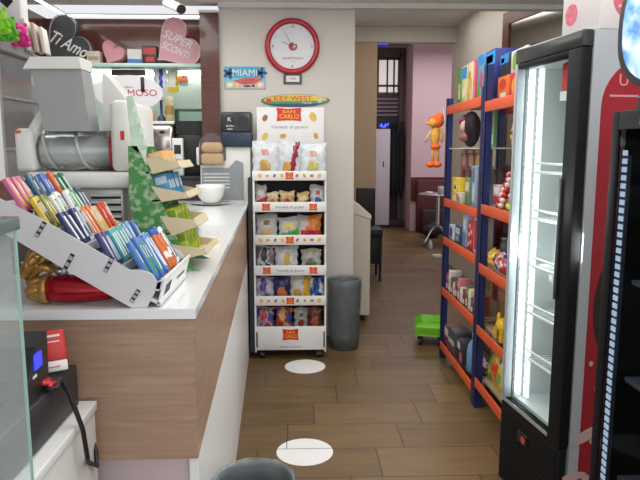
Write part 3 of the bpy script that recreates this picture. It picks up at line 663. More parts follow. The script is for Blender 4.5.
MB().prism([(x, -0.09, z) for x, z in arch(0.09, 0.235)], (0, 0.17, 0)).build('clear_cover', glass_mat('cover_plastic', (0.95, 0.95, 0.95), 0.12, 0.06, 0.05), cu)
MB().rbox((-0.082, -0.08, 0.004), (0.082, 0.07, 0.085), 0.02).rbox((-0.08, -0.075, 0.088), (0.078, 0.07, 0.165), 0.03).build('brown_paper', mt((206, 172, 128), 0.7, var=0.08), cu)
MB().rbox((-0.118, -0.05, 0.0), (-0.092, 0.03, 0.13), 0.012).build('handle', WHITE, cu)

# ------------------------------------------------------------------ back bar and glass cabinet behind the counter
t = thing('back_bar', 'dark topped back bar behind the counter under the coffee machines', 'counter', (-1.35, 5.14, 0))
MB().box((-0.70, -0.26, 0), (0.60, 0.28, 1.27)).build('body', mt((70, 66, 64), 0.5), t)
MB().rbox((-0.72, -0.27, 1.27), (0.604, 0.29, 1.30), 0.004).build('top', DARK, t)
ZB = 1.3005
cb = thing('glass_cabinet', 'lit glass wall cabinet behind the counter with hearts standing on top', 'cabinet', (-1.4, 5.2, 1.70))
zt_ = at(140, 63, 5.02).z-1.70; xl, xr = -0.63, 0.65
GA = mt((186, 214, 204), 0.12, var=0.02, coat=0.5)
MB().rbox((xl, -0.18, zt_-0.03), (xr, 0.235, zt_), 0.004).build('top_pane', GA, cb)
MB().box((xl, 0.225, -0.35), (xr, 0.24, zt_-0.03)).build('back_panel', mt((216, 228, 220), 0.6, var=0.02), cb)
MB().box((xr-0.012, -0.175, -0.35), (xr, 0.225, zt_-0.03)).build('side_pane', GA, cb)
MB().box((xl, -0.175, -0.35), (xl+0.012, 0.225, zt_-0.03)).build('side_pane', GA, cb)
MB().rbox((xl+0.2, 0.16, zt_-0.05), (xr-0.05, 0.19, zt_-0.031), 0.004).build('cabinet_lamp', mt((255, 255, 248), 0.4, var=0, emit=8), cb)
YC = 5.0
sg = thing('oval_sign', 'white oval sign with red lettering hanging from the glass cabinet by black clips', 'sign', tuple(at(129, 93, YC)))
MB().disc((0, 0, 0), 0.265, 0.135, n=48, th=0.01).build('board', mt((226, 226, 228), 0.35, var=0.02), sg)
text('MOSO', 0.05, mt((196, 24, 60), 0.4), sg, (0.105, -0.012, -0.002), width=0.225)
text("l'", 0.03, DARK, sg, (-0.085, -0.012, 0.012)); text('ani', 0.022, DARK, sg, (-0.05, -0.012, 0.012))
text('caffetteria', 0.012, mt((150, 150, 152), 0.5), sg, (0.0, -0.012, 0.045), 'small_lettering')
for px_ in (111, 143):
    o = at(px_, 85, YC)-at(129, 93, YC); MB().rbox((o.x-0.014, -0.018, o.z-0.055), (o.x+0.014, 0.006, o.z+0.06), 0.004).build('clip', BLACK, sg)
b_ = at(127, 72, 5.1); tag(MB().rbox((-0.135, 0, -0.022), (0.135, 0.02, 0.022), 0.004).build('price_bar', mt((84, 74, 66), 0.5), None, (b_.x, 5.13, b_.z)), 'dark brown bar hanging inside the glass cabinet above the oval sign', 'bar')
def hang(nm, lab, px_, py_, wpx, hpx, c, c2, art, Y=5.16):
    p = at(px_, py_+hpx, Y); s_ = Y/620*1.01
    return bag(nm, lab, 'bag', (p.x, Y, p.z), (wpx*s_, hpx*s_, 0.05), [mt(c, 0.35), mt(c2, 0.35)], art, tilt=0, seed=int(px_))
hang('snack_bag', 'white bag with blue stripe hanging in the glass cabinet', 161, 70, 13, 22, (216, 220, 226), (44, 70, 170), lambda u, v: 1 if abs(u-0.1) < 0.3 and v > 0.15 else 0)
hang('snack_bag', 'white bag with yellow edge hanging in the glass cabinet', 173, 69, 11, 24, (226, 226, 214), (222, 196, 70), lambda u, v: 1 if v < 0.22 or (u > 0.5 and v < 0.8) else 0)
hang('snack_bag', 'small cream bag hanging low in the glass cabinet', 170, 98, 9, 26, (220, 208, 168), (196, 160, 80), lambda u, v: 1 if abs(v-0.5) < 0.15 else 0)
p = at(181, 77, 5.4); pic = tag(MB().box((-0.055, 0, -0.045), (0.055, 0.006, 0.045), 0).box((-0.05, -0.001, -0.04), (0.05, 0.0001, 0.005), 1).disc((0.02, -0.0005, 0.015), 0.018, 0.022, mi=2).build('small_picture', [mt((186, 120, 90), 0.5), mt((150, 70, 50), 0.5), mt((60, 36, 30), 0.5)], None, (p.x, 5.41, p.z)), 'small brown picture on the back of the glass cabinet', 'picture')

# machines on the back bar
YE = 4.98
em = thing('coffee_machine', 'chrome coffee machine on the back bar behind the counter', 'coffee machine', (at(159, 150, YE).x, 5.05, ZB))
k_ = YE/620
MB().rbox((-0.125, -0.1, 0), (0.125, 0.2, 0.12), 0.006).build('base', BLACK, em)
MB().rbox((-0.125, -0.12, at(0, 160, YE).z-ZB), (0.13, 0.2, at(0, 124, YE).z-ZB), 0.03).build('chrome_head', mt((196, 186, 182), 0.16, 0.95, var=0.05), em)
MB().rbox((-0.12, 0.02, 0.12), (0.12, 0.2, at(0, 160, YE).z-ZB+0.01), 0.004).build('rear_body', DARK, em)
MB().ell((0.04, -0.12, at(0, 132, YE).z-ZB), (0.022, 0.01, 0.014)).build('knob', BLACK, em)
MB().rbox((-0.125, -0.11, at(0, 124, YE).z-ZB), (0.13, 0.19, at(0, 121, YE).z-ZB), 0.004).build('cup_rail', WHITE, em)
def cup(lab, px_, top, wpx, c, Y=5.03):
    z0 = at(0, 121, YE).z+0.0005; h = at(0, top, Y).z-z0; r = wpx/2*Y/620
    tag(MB().lathe((0, 0, 0), [(r*0.6, 0), (r*0.65, 0.003), (r, h), (r*0.92, h), (r*0.6, 0.008)], 20).build('paper_cup', mt(c, 0.5), None, (at(px_, 100, Y).x, Y, z0)), lab, 'cup')
cup('terracotta paper cup on top of the chrome coffee machine', 151, 111, 8, (206, 150, 120))
bt = tag(MB().lathe((0, 0, 0), [(0.032, 0), (0.034, 0.01), (0.03, 0.03), (0.012, 0.05), (0.01, 0.15), (0.013, 0.152), (0.013, 0.165), (0.001, 0.166)], 18).build('syrup_bottle', mt((46, 58, 82), 0.3), None, (at(161, 100, 5.03).x, 5.03, at(0, 121, YE).z+0.0005)), 'slim dark blue bottle on top of the chrome coffee machine', 'bottle')
g = thing('bean_grinder', 'coffee grinder with clear bean hopper beside the brown pillar', 'grinder', (at(191, 150, 5.0).x, 5.06, ZB))
MB().rbox((-0.1, -0.1, 0), (0.1, 0.1, at(0, 134, 5).z-ZB), 0.01).build('body', BLACK, g)
zz = at(0, 134, 5).z-ZB; zt2 = at(0, 110, 5).z-ZB
MB().box((-0.105, -0.1, zz), (0.105, 0.1, zz+(zt2-zz)*0.55)).build('coffee_beans', mt((44, 40, 38), 0.6, var=0.4, scale=80, bump=0.6), g)
hm = MB()
for lo, hi in (((-0.11, -0.106, zz), (0.11, -0.102, zt2)), ((-0.11, 0.102, zz), (0.11, 0.106, zt2)), ((-0.11, -0.102, zz), (-0.1065, 0.102, zt2)), ((0.1065, -0.102, zz), (0.11, 0.102, zt2))): hm.box(lo, hi)
hm.build('hopper', GLASS, g)
MB().rbox((-0.113, -0.11, zt2), (0.113, 0.11, zt2+0.012), 0.004).build('hopper_lid', mt((96, 112, 108), 0.3), g)
g = thing('card_terminal', 'small white device with dark screen below the grinder on the back bar', 'device', (at(178, 150, 4.92).x, 4.93, ZB))
MB().rbox((-0.042, -0.03, 0), (0.042, 0.03, at(0, 138, 4.92).z-ZB), 0.008).build('housing', WHITE, g)
zz = at(0, 154, 4.92).z-ZB
MB().box((-0.026, -0.0315, zz), (0.026, -0.0295, zz+0.07)).build('screen', DARK, g)

# ------------------------------------------------------------------ hearts and packs on top of the glass cabinet
ZT = 1.70+zt_+0.0005
def heart_pts(s_, rot):
    P = []
    for k in range(48):
        t_ = 2*PI*k/48; x = 16*math.sin(t_)**3; y = 13*math.cos(t_)-5*math.cos(2*t_)-2*math.cos(3*t_)-math.cos(4*t_)
        x, y = x*0.95, y*0.95; x, y = x*math.cos(rot)+y*math.sin(rot), -x*math.sin(rot)+y*math.cos(rot)
        P.append((x*s_/32, y*s_/32))
    return P
def heart(lab, px_, wpx, hpx, mats, texts, rot, Y=5.12, th=0.07):
    P = heart_pts(1.0, rot); xs = [a for a, b in P]; ys = [b for a, b in P]; k = Y/620*1.01
    fx, fy = wpx*k/(max(xs)-min(xs)), hpx*k/(max(ys)-min(ys)); cx = (max(xs)+min(xs))/2
    P = [((a-cx)*fx, (b-min(ys))*fy) for a, b in P]
    t = thing('heart_box', lab, 'gift box', (at(px_, 60, Y).x, Y, ZT))
    MB().prism([(a, 0, b) for a, b in P], (0, th, 0)).build('box', mats[0], t)
    c0 = (sum(a for a, b in P)/48, sum(b for a, b in P)/48)
    rim = MB(); Q = [(c0[0]+(a-c0[0])*0.94, c0[1]+(b-c0[1])*0.94) for a, b in P]
    for k_ in range(48):
        j = (k_+1) % 48; rim.prism([(P[k_][0], 0.0, P[k_][1]), (P[j][0], 0.0, P[j][1]), (Q[j][0], 0.0, Q[j][1]), (Q[k_][0], 0.0, Q[k_][1])], (0, -0.008, 0))
    rim.build('rim', mats[1], t)
    for (s_, h, x, z, r_, sh, wd) in texts:
        text(s_, h, mats[2], t, (c0[0]+x, -0.003, c0[1]+z), rot=(PI/2, r_, 0), shear=sh, width=wd, ext=0.003, offset=0.001)
    return t
heart('dark grey heart shaped box with white script lettering on the glass cabinet', 69, 44, 46, [mt((62, 63, 66), 0.5, var=0.15), mt((150, 152, 152), 0.4), WHITE], [('Ti Amo', 0.095, 0.01, -0.01, 0.45, 0.35, 0.30)], 0.95)
heart('large pink heart shaped box with white lettering on the glass cabinet', 179, 42, 44, [mt((216, 158, 168), 0.45), mt((228, 190, 194), 0.4), WHITE], [('SUPER', 0.062, 0.005, 0.04, 0.42, 0.25, 0.24), ('SCONTI', 0.056, -0.015, -0.045, 0.42, 0.25, 0.23)], 0.95)
t = heart('small plain pink heart shaped box on the glass cabinet', 114, 20, 22, [mt((212, 150, 156), 0.5), mt((216, 160, 164), 0.5), WHITE], [], 0.5)
def top(nm, lab, px_, topy, wpx, mats, art=(), Y=5.14, d=0.08, rz=0):
    k = Y/620*1.01; return cbox(nm, lab, 'pack', (at(px_, 60, Y).x, Y, ZT), (wpx*k, d, (63-topy)*k), mats, art, rz)
top('chocolate_pack', 'cream pack standing between the dark heart and small pink heart', 95, 51, 12, [mt((208, 196, 180), 0.5), mt((170, 150, 120), 0.5)], [(0.1, 0.3, 0.9, 0.6, 1)])
top('chocolate_pack', 'white pack with blue bottom on the glass cabinet', 135, 49, 13, [mt((216, 214, 212), 0.4), mt((40, 110, 180), 0.4)], [(0.0, 0.0, 1, 0.35, 1), (0.2, 0.5, 0.8, 0.8, 0)], rz=0.2)
top('chocolate_pack', 'dark red pack leaning against the large pink heart', 151, 46, 13, [mt((70, 40, 36), 0.4), mt((190, 50, 50), 0.4)], [(0.05, 0.55, 0.95, 0.9, 1), (0.2, 0.15, 0.8, 0.4, 1)])

# ------------------------------------------------------------------ tall glass cabinet on the left with soft toys on it
t = thing('tall_cabinet', 'tall grey glass cabinet at the left with soft toys on top', 'cabinet', (-1.48, 2.5, 0))
ZC = 1.945
MB().rbox((-0.24, -0.9, ZC-0.03), (0.24, 0.66, ZC), 0.004).build('top', mt((128, 130, 130), 0.4, var=0.04), t)
MB().box((0.225, -0.9, 0), (0.235, 0.18, ZC-0.03)).build('front_pane', mt((206, 209, 208), 0.3, var=0.03), t)
MB().box((0.20, 0.2, 0), (0.21, 0.63, ZC-0.03)).build('dark_pane', mt((96, 92, 92), 0.2, var=0.1, coat=0.5), t)
MB().box((0.205, 0.18, 0), (0.238, 0.20, ZC-0.03)).build('upright', STEEL, t)
MB().box((0.2, 0.63, 0), (0.238, 0.655, ZC-0.03)).build('upright', STEEL, t)
MB().box((-0.23, -0.88, 0), (0.19, 0.62, ZC-0.03)).build('interior', mt((150, 150, 150), 0.6), t)
m = MB()
for z in (1.25, 1.5, 1.72): m.box((0.211, 0.2, z), (0.224, 0.63, z+0.012))
m.build('shelf_edges', STEEL, t)
def plush(nm, lab, px_, py_, Y, mats, build):
    p = at(px_, py_, Y); th = thing(nm, lab, 'soft toy', (p.x, Y, ZC+0.0005)); build(th, mats); th.scale = (0.58, 0.58, 0.58); return th
def toy(th, mats):
    s_ = 0.9
    MB().ell((0, 0, 0.05), (0.05, 0.045, 0.05)).ell((0.045, -0.02, 0.02), (0.03, 0.028, 0.0195)).ell((-0.045, -0.02, 0.02), (0.03, 0.028, 0.0195)).ell((0.045, -0.01, 0.07), (0.018, 0.018, 0.03), rot=(0, -0.6, 0)).ell((-0.045, -0.01, 0.07), (0.018, 0.018, 0.03), rot=(0, 0.6, 0)).build('body', mats[0], th)
    MB().ell((0, -0.005, 0.125), (0.044, 0.042, 0.042)).ell((0.03, 0, 0.165), (0.016, 0.01, 0.016)).ell((-0.03, 0, 0.165), (0.016, 0.01, 0.016)).build('head', mats[1], th)
    MB().ell((0, -0.045, 0.115), (0.018, 0.012, 0.013)).build('muzzle', mats[2], th)
    MB().ell((0.016, -0.044, 0.135), (0.005, 0.004, 0.006), n=8).ell((-0.016, -0.044, 0.135), (0.005, 0.004, 0.006), n=8).build('eyes', BLACK, th)
plush('plush_toy', 'lime green soft toy on the tall grey cabinet', 2, 38, 2.55, [mt((130, 196, 40), 0.9, var=0.15, scale=60, bump=0.5), mt((144, 206, 60), 0.9, var=0.15, scale=60, bump=0.5), mt((226, 190, 90), 0.8)], toy)
plush('plush_toy', 'dark green soft toy sitting behind the lime green one', 10, 38, 2.72, [mt((88, 170, 40), 0.9, var=0.2, scale=60, bump=0.5), mt((98, 178, 50), 0.9, var=0.15, scale=60, bump=0.5), mt((226, 190, 120), 0.8)], toy)
plush('plush_toy', 'hot pink soft toy on the tall grey cabinet', 22, 38, 2.86, [mt((206, 44, 130), 0.9, var=0.15, scale=60, bump=0.5), mt((226, 66, 150), 0.9, var=0.15, scale=60, bump=0.5), mt((240, 130, 180), 0.8)], toy)
p = at(34, 40, 3.02)
for k, c in enumerate(((200, 190, 176), (176, 160, 146), (214, 206, 196))):
    cbox('picture_book', '%s book leaning in a row beside the pink soft toy' % ('beige', 'brown-grey', 'off-white')[k], 'book', (p.x+0.0+0.022*k, 2.98+0.035*k, ZC+0.0005), (0.015, 0.10, 0.14-0.012*k), [mt(c, 0.6)], (), 0.15, 'books beside the soft toys', (0, -0.12, 0.15))
p = at(6, 0, 2.9)
bg_ = thing('gift_bag', 'white paper bag with black diamond mark behind the green toys', 'bag', (p.x-0.02, 2.98, ZC+0.0005))
MB().rbox((-0.06, -0.03, 0), (0.06, 0.05, 0.30), 0.006).build('bag_body', mt((206, 204, 202), 0.6, var=0.05), bg_)
MB().prism([(-0.03, -0.0305, 0.215), (0.0, -0.0305, 0.185), (0.03, -0.0305, 0.215), (0, -0.0305, 0.245)], (0, -0.001, 0)).build('black_diamond', BLACK, bg_)
# ------------------------------------------------------------------ on the clock wall
YW = 4.899
p = at(292.3, 46.8, YW); R_ = 0.209
ck = thing('wall_clock', 'round white wall clock with thick red frame', 'clock', (p.x, YW, p.z))
MB().lathe((0, 0, 0), [(R_*0.8, 0), (R_, 0), (R_*1.0, -0.02), (R_*0.95, -0.04), (R_*0.86, -0.042), (R_*0.80, -0.03), (R_*0.8, -0.014)], 56, axis='Y').build('frame', mt((178, 40, 56), 0.3, var=0.05), ck)
MB().cyl((0, -0.002, 0), (0, -0.016, 0), R_*0.82, n=56).build('dial', mt((222, 226, 230), 0.5, var=0.01), ck)
for s_, x, z in (('12', 0, 0.76), ('3', 0.76, 0), ('6', 0, -0.76), ('9', -0.76, 0)): text(s_, 0.024, mt((70, 70, 74), 0.5), ck, (x*R_*0.93, -0.0168, z*R_*0.93), 'numeral')
tk = MB()
for k in range(12):
    a = k*PI/6
    if k % 3: tk.cyl((math.sin(a)*R_*0.66, -0.0165, math.cos(a)*R_*0.66), (math.sin(a)*R_*0.72, -0.0165, math.cos(a)*R_*0.72), 0.0012, n=6)
tk.build('hour_ticks', mt((150, 150, 155), 0.5), ck)
CRm = mt((176, 50, 66), 0.5)
MB().disc((0.005, -0.0162, 0.0), R_*0.16, R_*0.15, mi=0, th=0.0008).disc((0.02, -0.017, R_*0.14), R_*0.06, R_*0.06, mi=1, th=0.0006).disc((0.012, -0.017, -0.004), R_*0.07, R_*0.06, mi=1, th=0.0006).build('emblem', [CRm, mt((222, 226, 230), 0.5)], ck)
text('ANIMOSO', 0.018, CRm, ck, (0.004, -0.0168, -R_*0.42), 'brand_lettering', width=R_*0.78)
text('caffe', 0.007, mt((150, 150, 155), 0.5), ck, (0.004, -0.0168, -R_*0.53), 'small_lettering')
hd = mt((60, 60, 64), 0.4)
def hand(nm, ang, L_, wd):
    d = Vector((math.sin(ang), 0, math.cos(ang))); s_ = Vector((d.z, 0, -d.x))*wd; o = Vector((0, -0.019, 0))
    MB().prism([o-d*0.03-s_, o-d*0.03+s_, o+d*L_+s_*0.4, o+d*L_-s_*0.4], (0, -0.0015, 0)).build(nm, hd, ck)
hand('hour_hand', math.radians(-65), R_*0.42, 0.0028); hand('minute_hand', math.radians(-29), R_*0.58, 0.002)
MB().cyl((0, -0.016, 0), (0, -0.022, 0), 0.006, n=12).build('pivot', hd, ck)
p = at(292.8, 78.8, YW)
pl = thing('framed_notice', 'little dark frame with white paper under the red wall clock', 'picture frame', (p.x, YW, p.z))
f = MB()
for lo, hi in (((-0.07, -0.012, -0.04), (-0.052, -0.001, 0.04)), ((0.052, -0.012, -0.04), (0.07, -0.001, 0.04)), ((-0.052, -0.012, -0.04), (0.052, -0.001, -0.024)), ((-0.052, -0.012, 0.024), (0.052, -0.001, 0.04))): f.box(lo, hi)
f.build('frame', mt((80, 74, 72), 0.5), pl)
MB().box((-0.052, -0.006, -0.024), (0.052, -0.001, 0.024)).build('paper', WHITE, pl)
text('OPEN', 0.014, DARK, pl, (0, -0.0066, 0))
# MIAMI plate
p = at(245, 78, YW); k = YW/620*1.01; pw, ph = 39*k/2, 21*k/2
mp_ = thing('license_plate', 'blue MIAMI souvenir licence plate on the wall', 'licence plate', (p.x, YW, p.z))
SKY, SEA, NVY, SAND, CORAL = mt((60, 170, 206), 0.35, var=0.12), mt((110, 196, 220), 0.35), mt((30, 72, 120), 0.4), mt((214, 190, 150), 0.4, var=0.15, scale=30), mt((206, 84, 92), 0.4, var=0.3, scale=60)
MB().rbox((-pw, -0.004, -ph), (pw, -0.0005, ph), 0.003).build('plate', SKY, mp_)
a = MB()
a.box((-pw*0.97, -0.0046, -ph*0.95), (pw*0.97, -0.0039, -ph*0.3), 0).box((-pw*0.97, -0.0047, -ph*0.3), (pw*0.97, -0.0039, 0.0), 1)
a.prism([(-pw*0.6, -0.0046, -ph*0.25), (-pw*0.1, -0.0046, -ph*0.6), (pw*0.5, -0.0046, -ph*0.5), (pw*0.9, -0.0046, -ph*0.1), (pw*0.6, -0.0046, 0.05*ph), (0, -0.0046, 0.0)], (0, -0.0008, 0), 2)
for cx, cz, r in ((-0.78, 0.4, 0.2), (0.78, 0.45, 0.2)):
    for j in range(5): t_ = j*1.25; a.disc((pw*cx+0.025*math.cos(t_), -0.0046, ph*cz+0.02*math.sin(t_)), 0.024, 0.012, mi=3, th=0.0008, rot=t_)
a.disc((-pw*0.74, -0.0048, -ph*0.62), 0.022, 0.016, mi=4).disc((pw*0.74, -0.0048, -ph*0.62), 0.02, 0.016, mi=4).disc((pw*0.1, -0.0048, -ph*0.72), 0.03, 0.008, mi=3).disc((pw*0.4, -0.0048, -ph*0.7), 0.012, 0.01, mi=3)
a.build('print', [SAND, SEA, CORAL, NVY, WHITE], mp_)
text('MIAMI', ph*0.62, WHITE, mp_, (0, -0.0056, ph*0.42), width=pw*1.2)
# KEY WEST surfboard
p = at(295.5, 100.5, YW); sw_, sh_ = 66*k/2, 5.8*k
sb = thing('surfboard_sign', 'small yellow and green surfboard sign above the snack rack', 'sign', (p.x, YW, p.z), rot=(0, -0.012, 0))
def surf(f): return [(sw_*f*math.cos(t_)-0.0, -0.012, sh_*f*math.sin(t_)*(1 if math.cos(t_) < 0.6 else 0.85)) for t_ in [2*PI*j/40 for j in range(40)]]
def clipz(lo, hi, f, n=30):
    P = []
    for j in range(n+1):
        x = -1+2*j/n; e = math.sqrt(max(0, 1-x*x)); P.append((x*f*sw_, -0.012, max(lo, min(hi, e*f))*sh_))
    for j in range(n, -1, -1):
        x = -1+2*j/n; e = math.sqrt(max(0, 1-x*x)); P.append((x*f*sw_, -0.012, max(lo, min(hi, -e*f))*sh_))
    return P
MB().prism([(x, 0, z) for x, y, z in surf(1)], (0, -0.012, 0)).build('board', mt((40, 96, 60), 0.35), sb)
a = MB()
a.prism(clipz(-0.1, 1, 0.95), (0, -0.0008, 0), 0).prism(clipz(0.45, 1, 0.94), (0, -0.0012, 0), 1).prism(clipz(-0.5, -0.1, 0.95), (0, -0.0008, 0), 2).prism(clipz(-1, -0.5, 0.95), (0, -0.0008, 0), 3)
a.disc((-sw_*0.78, -0.0132, 0.0), 0.022, 0.018, mi=4).disc((sw_*0.72, -0.0132, -0.005), 0.02, 0.014, mi=5, rot=0.6)
a.build('print', [mt((224, 190, 60), 0.35), mt((232, 196, 74), 0.35), mt((70, 150, 90), 0.35), mt((36, 74, 120), 0.35), mt((206, 70, 40), 0.4), mt((170, 206, 214), 0.4)], sb)
text('KEY WEST', sh_*0.75, mt((206, 50, 36), 0.4), sb, (-0.02, -0.0146, sh_*0.32), width=sw_*1.1)
text('Florida', sh_*0.4, WHITE, sb, (sw_*0.33, -0.0146, -sh_*0.42), 'small_lettering', shear=0.3)

# ------------------------------------------------------------------ snack rack
YR, DR = 4.33, 0.34
def rz_(py_, Y=YR): return at(290, py_, Y).z
xl, xr = at(253.5, 250, YR).x, at(326.3, 250, YR).x; xm = (xl+xr)/2; hw = (xr-xl)/2
sr = thing('snack_rack', 'tall white crisps display rack on black casters with red logo panels', 'display rack', (xm, YR, 0))
CARD = mt((224, 224, 222), 0.5, var=0.015); RCH = mt((206, 42, 34), 0.4); YL = mt((240, 196, 50), 0.45); INK = mt((140, 142, 148), 0.5)
MB().box((-hw, 0.006, 0.05), (-hw+0.012, DR, rz_(172))).build('side_panel', CARD, sr)
MB().box((hw-0.012, 0.006, 0.05), (hw, DR, rz_(172))).build('side_panel', CARD, sr)
MB().box((-hw-0.035, 0.02, 0.05), (-hw-0.001, DR, rz_(178))).build('side_wing', DARK, sr)
MB().box((-hw+0.012, DR-0.012, 0.05), (hw-0.012, DR, rz_(172))).build('back_panel', mt((40, 40, 44), 0.6), sr)
BFRONT = [(171, 180.5), (202, 212), (235, 245), (265.5, 275.5), (296, 305.5), (326.5, 350)]
def food(m, x, z, kind):
    c = {'chip': 1, 'nut': 2, 'curl': 3}[kind]
    m.disc((x, -0.0005, z), 0.016 if kind == 'chip' else 0.013, 0.013 if kind == 'chip' else 0.009, mi=c, th=0.0007, rot=x*20)
def logo(par, x, z, wd, h, small=True):
    P = [(x-wd/2, -0.0005, z-h/2), (x-wd/4, -0.0005, z-h/2+h*0.05), (x, -0.0005, z-h/2+h*0.07), (x+wd/4, -0.0005, z-h/2+h*0.05), (x+wd/2, -0.0005, z-h/2), (x+wd*0.46, -0.0005, z), (x+wd/2, -0.0005, z+h/2), (x, -0.0005, z+h*0.42), (x-wd/2, -0.0005, z+h/2), (x-wd*0.46, -0.0005, z)]
    lg = MB().prism(P, (0, -0.0015, 0)).build('red_logo', RCH, par)
    text('SAN', h*0.22, YL, lg, (x, -0.0025, z+h*0.2), 'logo_lettering', width=wd*0.5)
    text('CARLO', h*0.32, YL, lg, (x, -0.0025, z-h*0.16), 'logo_lettering', width=wd*0.76)
    return lg
FM = [CARD, mt((220, 180, 90), 0.5), mt((150, 104, 64), 0.5), mt((206, 150, 70), 0.5)]
for i, (ya, yb) in enumerate(BFRONT):
    za, zb = rz_(yb), rz_(ya)
    if i < 5: MB().box((-hw+0.012, 0.006, za+0.002), (hw-0.012, DR-0.012, za+0.010)).build('shelf', CARD, sr)
    m = MB().rbox((-hw, 0, za), (hw, 0.006, zb), 0.002); zc = (za+zb)/2
    if i in (0, 2, 4):
        for j, kd in enumerate(('chip', 'curl', 'nut', 'chip', None, 'nut', 'curl', 'nut', 'chip')):
            if kd: food(m, -hw+0.05+j*(2*hw-0.1)/8, zc, kd)
    fp = m.build('front_strip' if i < 5 else 'base_panel', FM, sr)
    if i in (0, 2, 4): logo(fp, 0, zc, 0.055, 0.05)
    elif i in (1, 3):
        logo(fp, -0.165, zc, 0.055, 0.05); logo(fp, 0.165, zc, 0.055, 0.05); text('Varietà di gusto', 0.018, INK, fp, (0, -0.001, zc), 'tagline', width=0.20)
    else:
        logo(fp, 0, zb-0.06, 0.115, 0.085); text('Varietà di gusto', 0.014, INK, fp, (0, -0.001, za+0.025), 'tagline', width=0.16)
        MB().box((-hw+0.012, 0.006, za), (hw-0.012, DR-0.012, za+0.01)).build('floor_board', CARD, sr)
        # bottom bin floor
        MB().box((-hw+0.012, 0.006, zb-0.05), (hw-0.012, DR-0.012, zb-0.045)).build('shelf', CARD, sr)
        MB().box((-hw+0.01, -0.001, za+0.02), (-hw+0.02, 0.0005, zb-0.04)).box((hw-0.02, -0.001, za+0.02), (hw-0.01, 0.0005, zb-0.04)).build('cut_slots', BLACK, fp)
for x in (-hw+0.05, hw-0.05):
    for y in (0.04, DR-0.04):
        MB().cyl((x-0.015, y, 0.025), (x+0.015, y, 0.025), 0.025, n=16).box((x-0.02, y-0.02, 0.03), (x+0.02, y+0.02, 0.052)).build('caster', BLACK, sr)
YH = YR+DR
ha, hb = at(257.5, 175, YH), at(324, 107.5, YH)
hw2 = (hb.x-ha.x)/2; hx = (ha.x+hb.x)/2-xm; hz1 = hb.z; hz0 = rz_(172)
hdp = MB().rbox((hx-hw2, DR-0.008, hz0), (hx+hw2, DR, hz1), 0.003).build('header_board', CARD, sr)
def onh(px_, py_): p = at(px_, py_, YH-0.008); return p.x-xm, p.z
for (px_, py_, c, rr) in ((265, 118, 2, 0.026), (313, 117, 1, 0.036), (265, 136.5, 1, 0.03), (283, 136, 3, 0.024), (316, 136, 3, 0.024)):
    x, z = onh(px_, py_); MB().disc((x, DR-0.0082, z), rr, rr*0.7, th=0.001, rot=px_).build('snack_print', FM[c], hdp)

x, z = onh(289, 114.5)
lg = logo(sr, x, z, 0.185, 0.098); lg.location = (0, DR-0.0085, 0); lg.parent = hdp
x, z = onh(289, 127); text('Varietà di gusto', 0.022, INK, hdp, (x, DR-0.0088, z), 'tagline', width=0.27, shear=0.2)

# crisps bags: (tier, x centre px, top py, bottom py, width px, colours, art, label)
def shelf_z(tier): return rz_(BFRONT[tier][1]) + 0.0105
def A_center(u, v): return 1 if u*u/0.3+(v-0.38)**2/0.05 < 1 else (2 if v > 0.8 else 0)
def A_logo(u, v): return 1 if (u/0.5)**2+((v-0.33)/0.18)**2 < 1 else (2 if abs(u) < 0.28 and 0.62 < v < 0.76 else 0)
def A_band(u, v): return 1 if v < 0.44+0.12*u else (2 if abs(u) < 0.6 and 0.58 < v < 0.76 else 0)
def A_diag(u, v): return 2 if 0.25 < u-0.6*(v-0.5) < 0.75 else (1 if ((u+0.2)/0.42)**2+((v-0.3)/0.16)**2 < 1 else 0)
def A_spot(u, v):
    q = math.sin(4.1*u+3*v)+math.sin(9.3*v-2.2*u+1)+math.sin(7*u*v+2.5)
    return (1 if q > 0.55 else 2 if q < -0.75 else 0) if 0.08 < v < 0.92 else 0
def A_side(u, v): return 1 if u > 0.35 else (2 if ((u+0.3)/0.45)**2+((v-0.3)/0.2)**2 < 1 else 0)
SIL = (206, 210, 214)
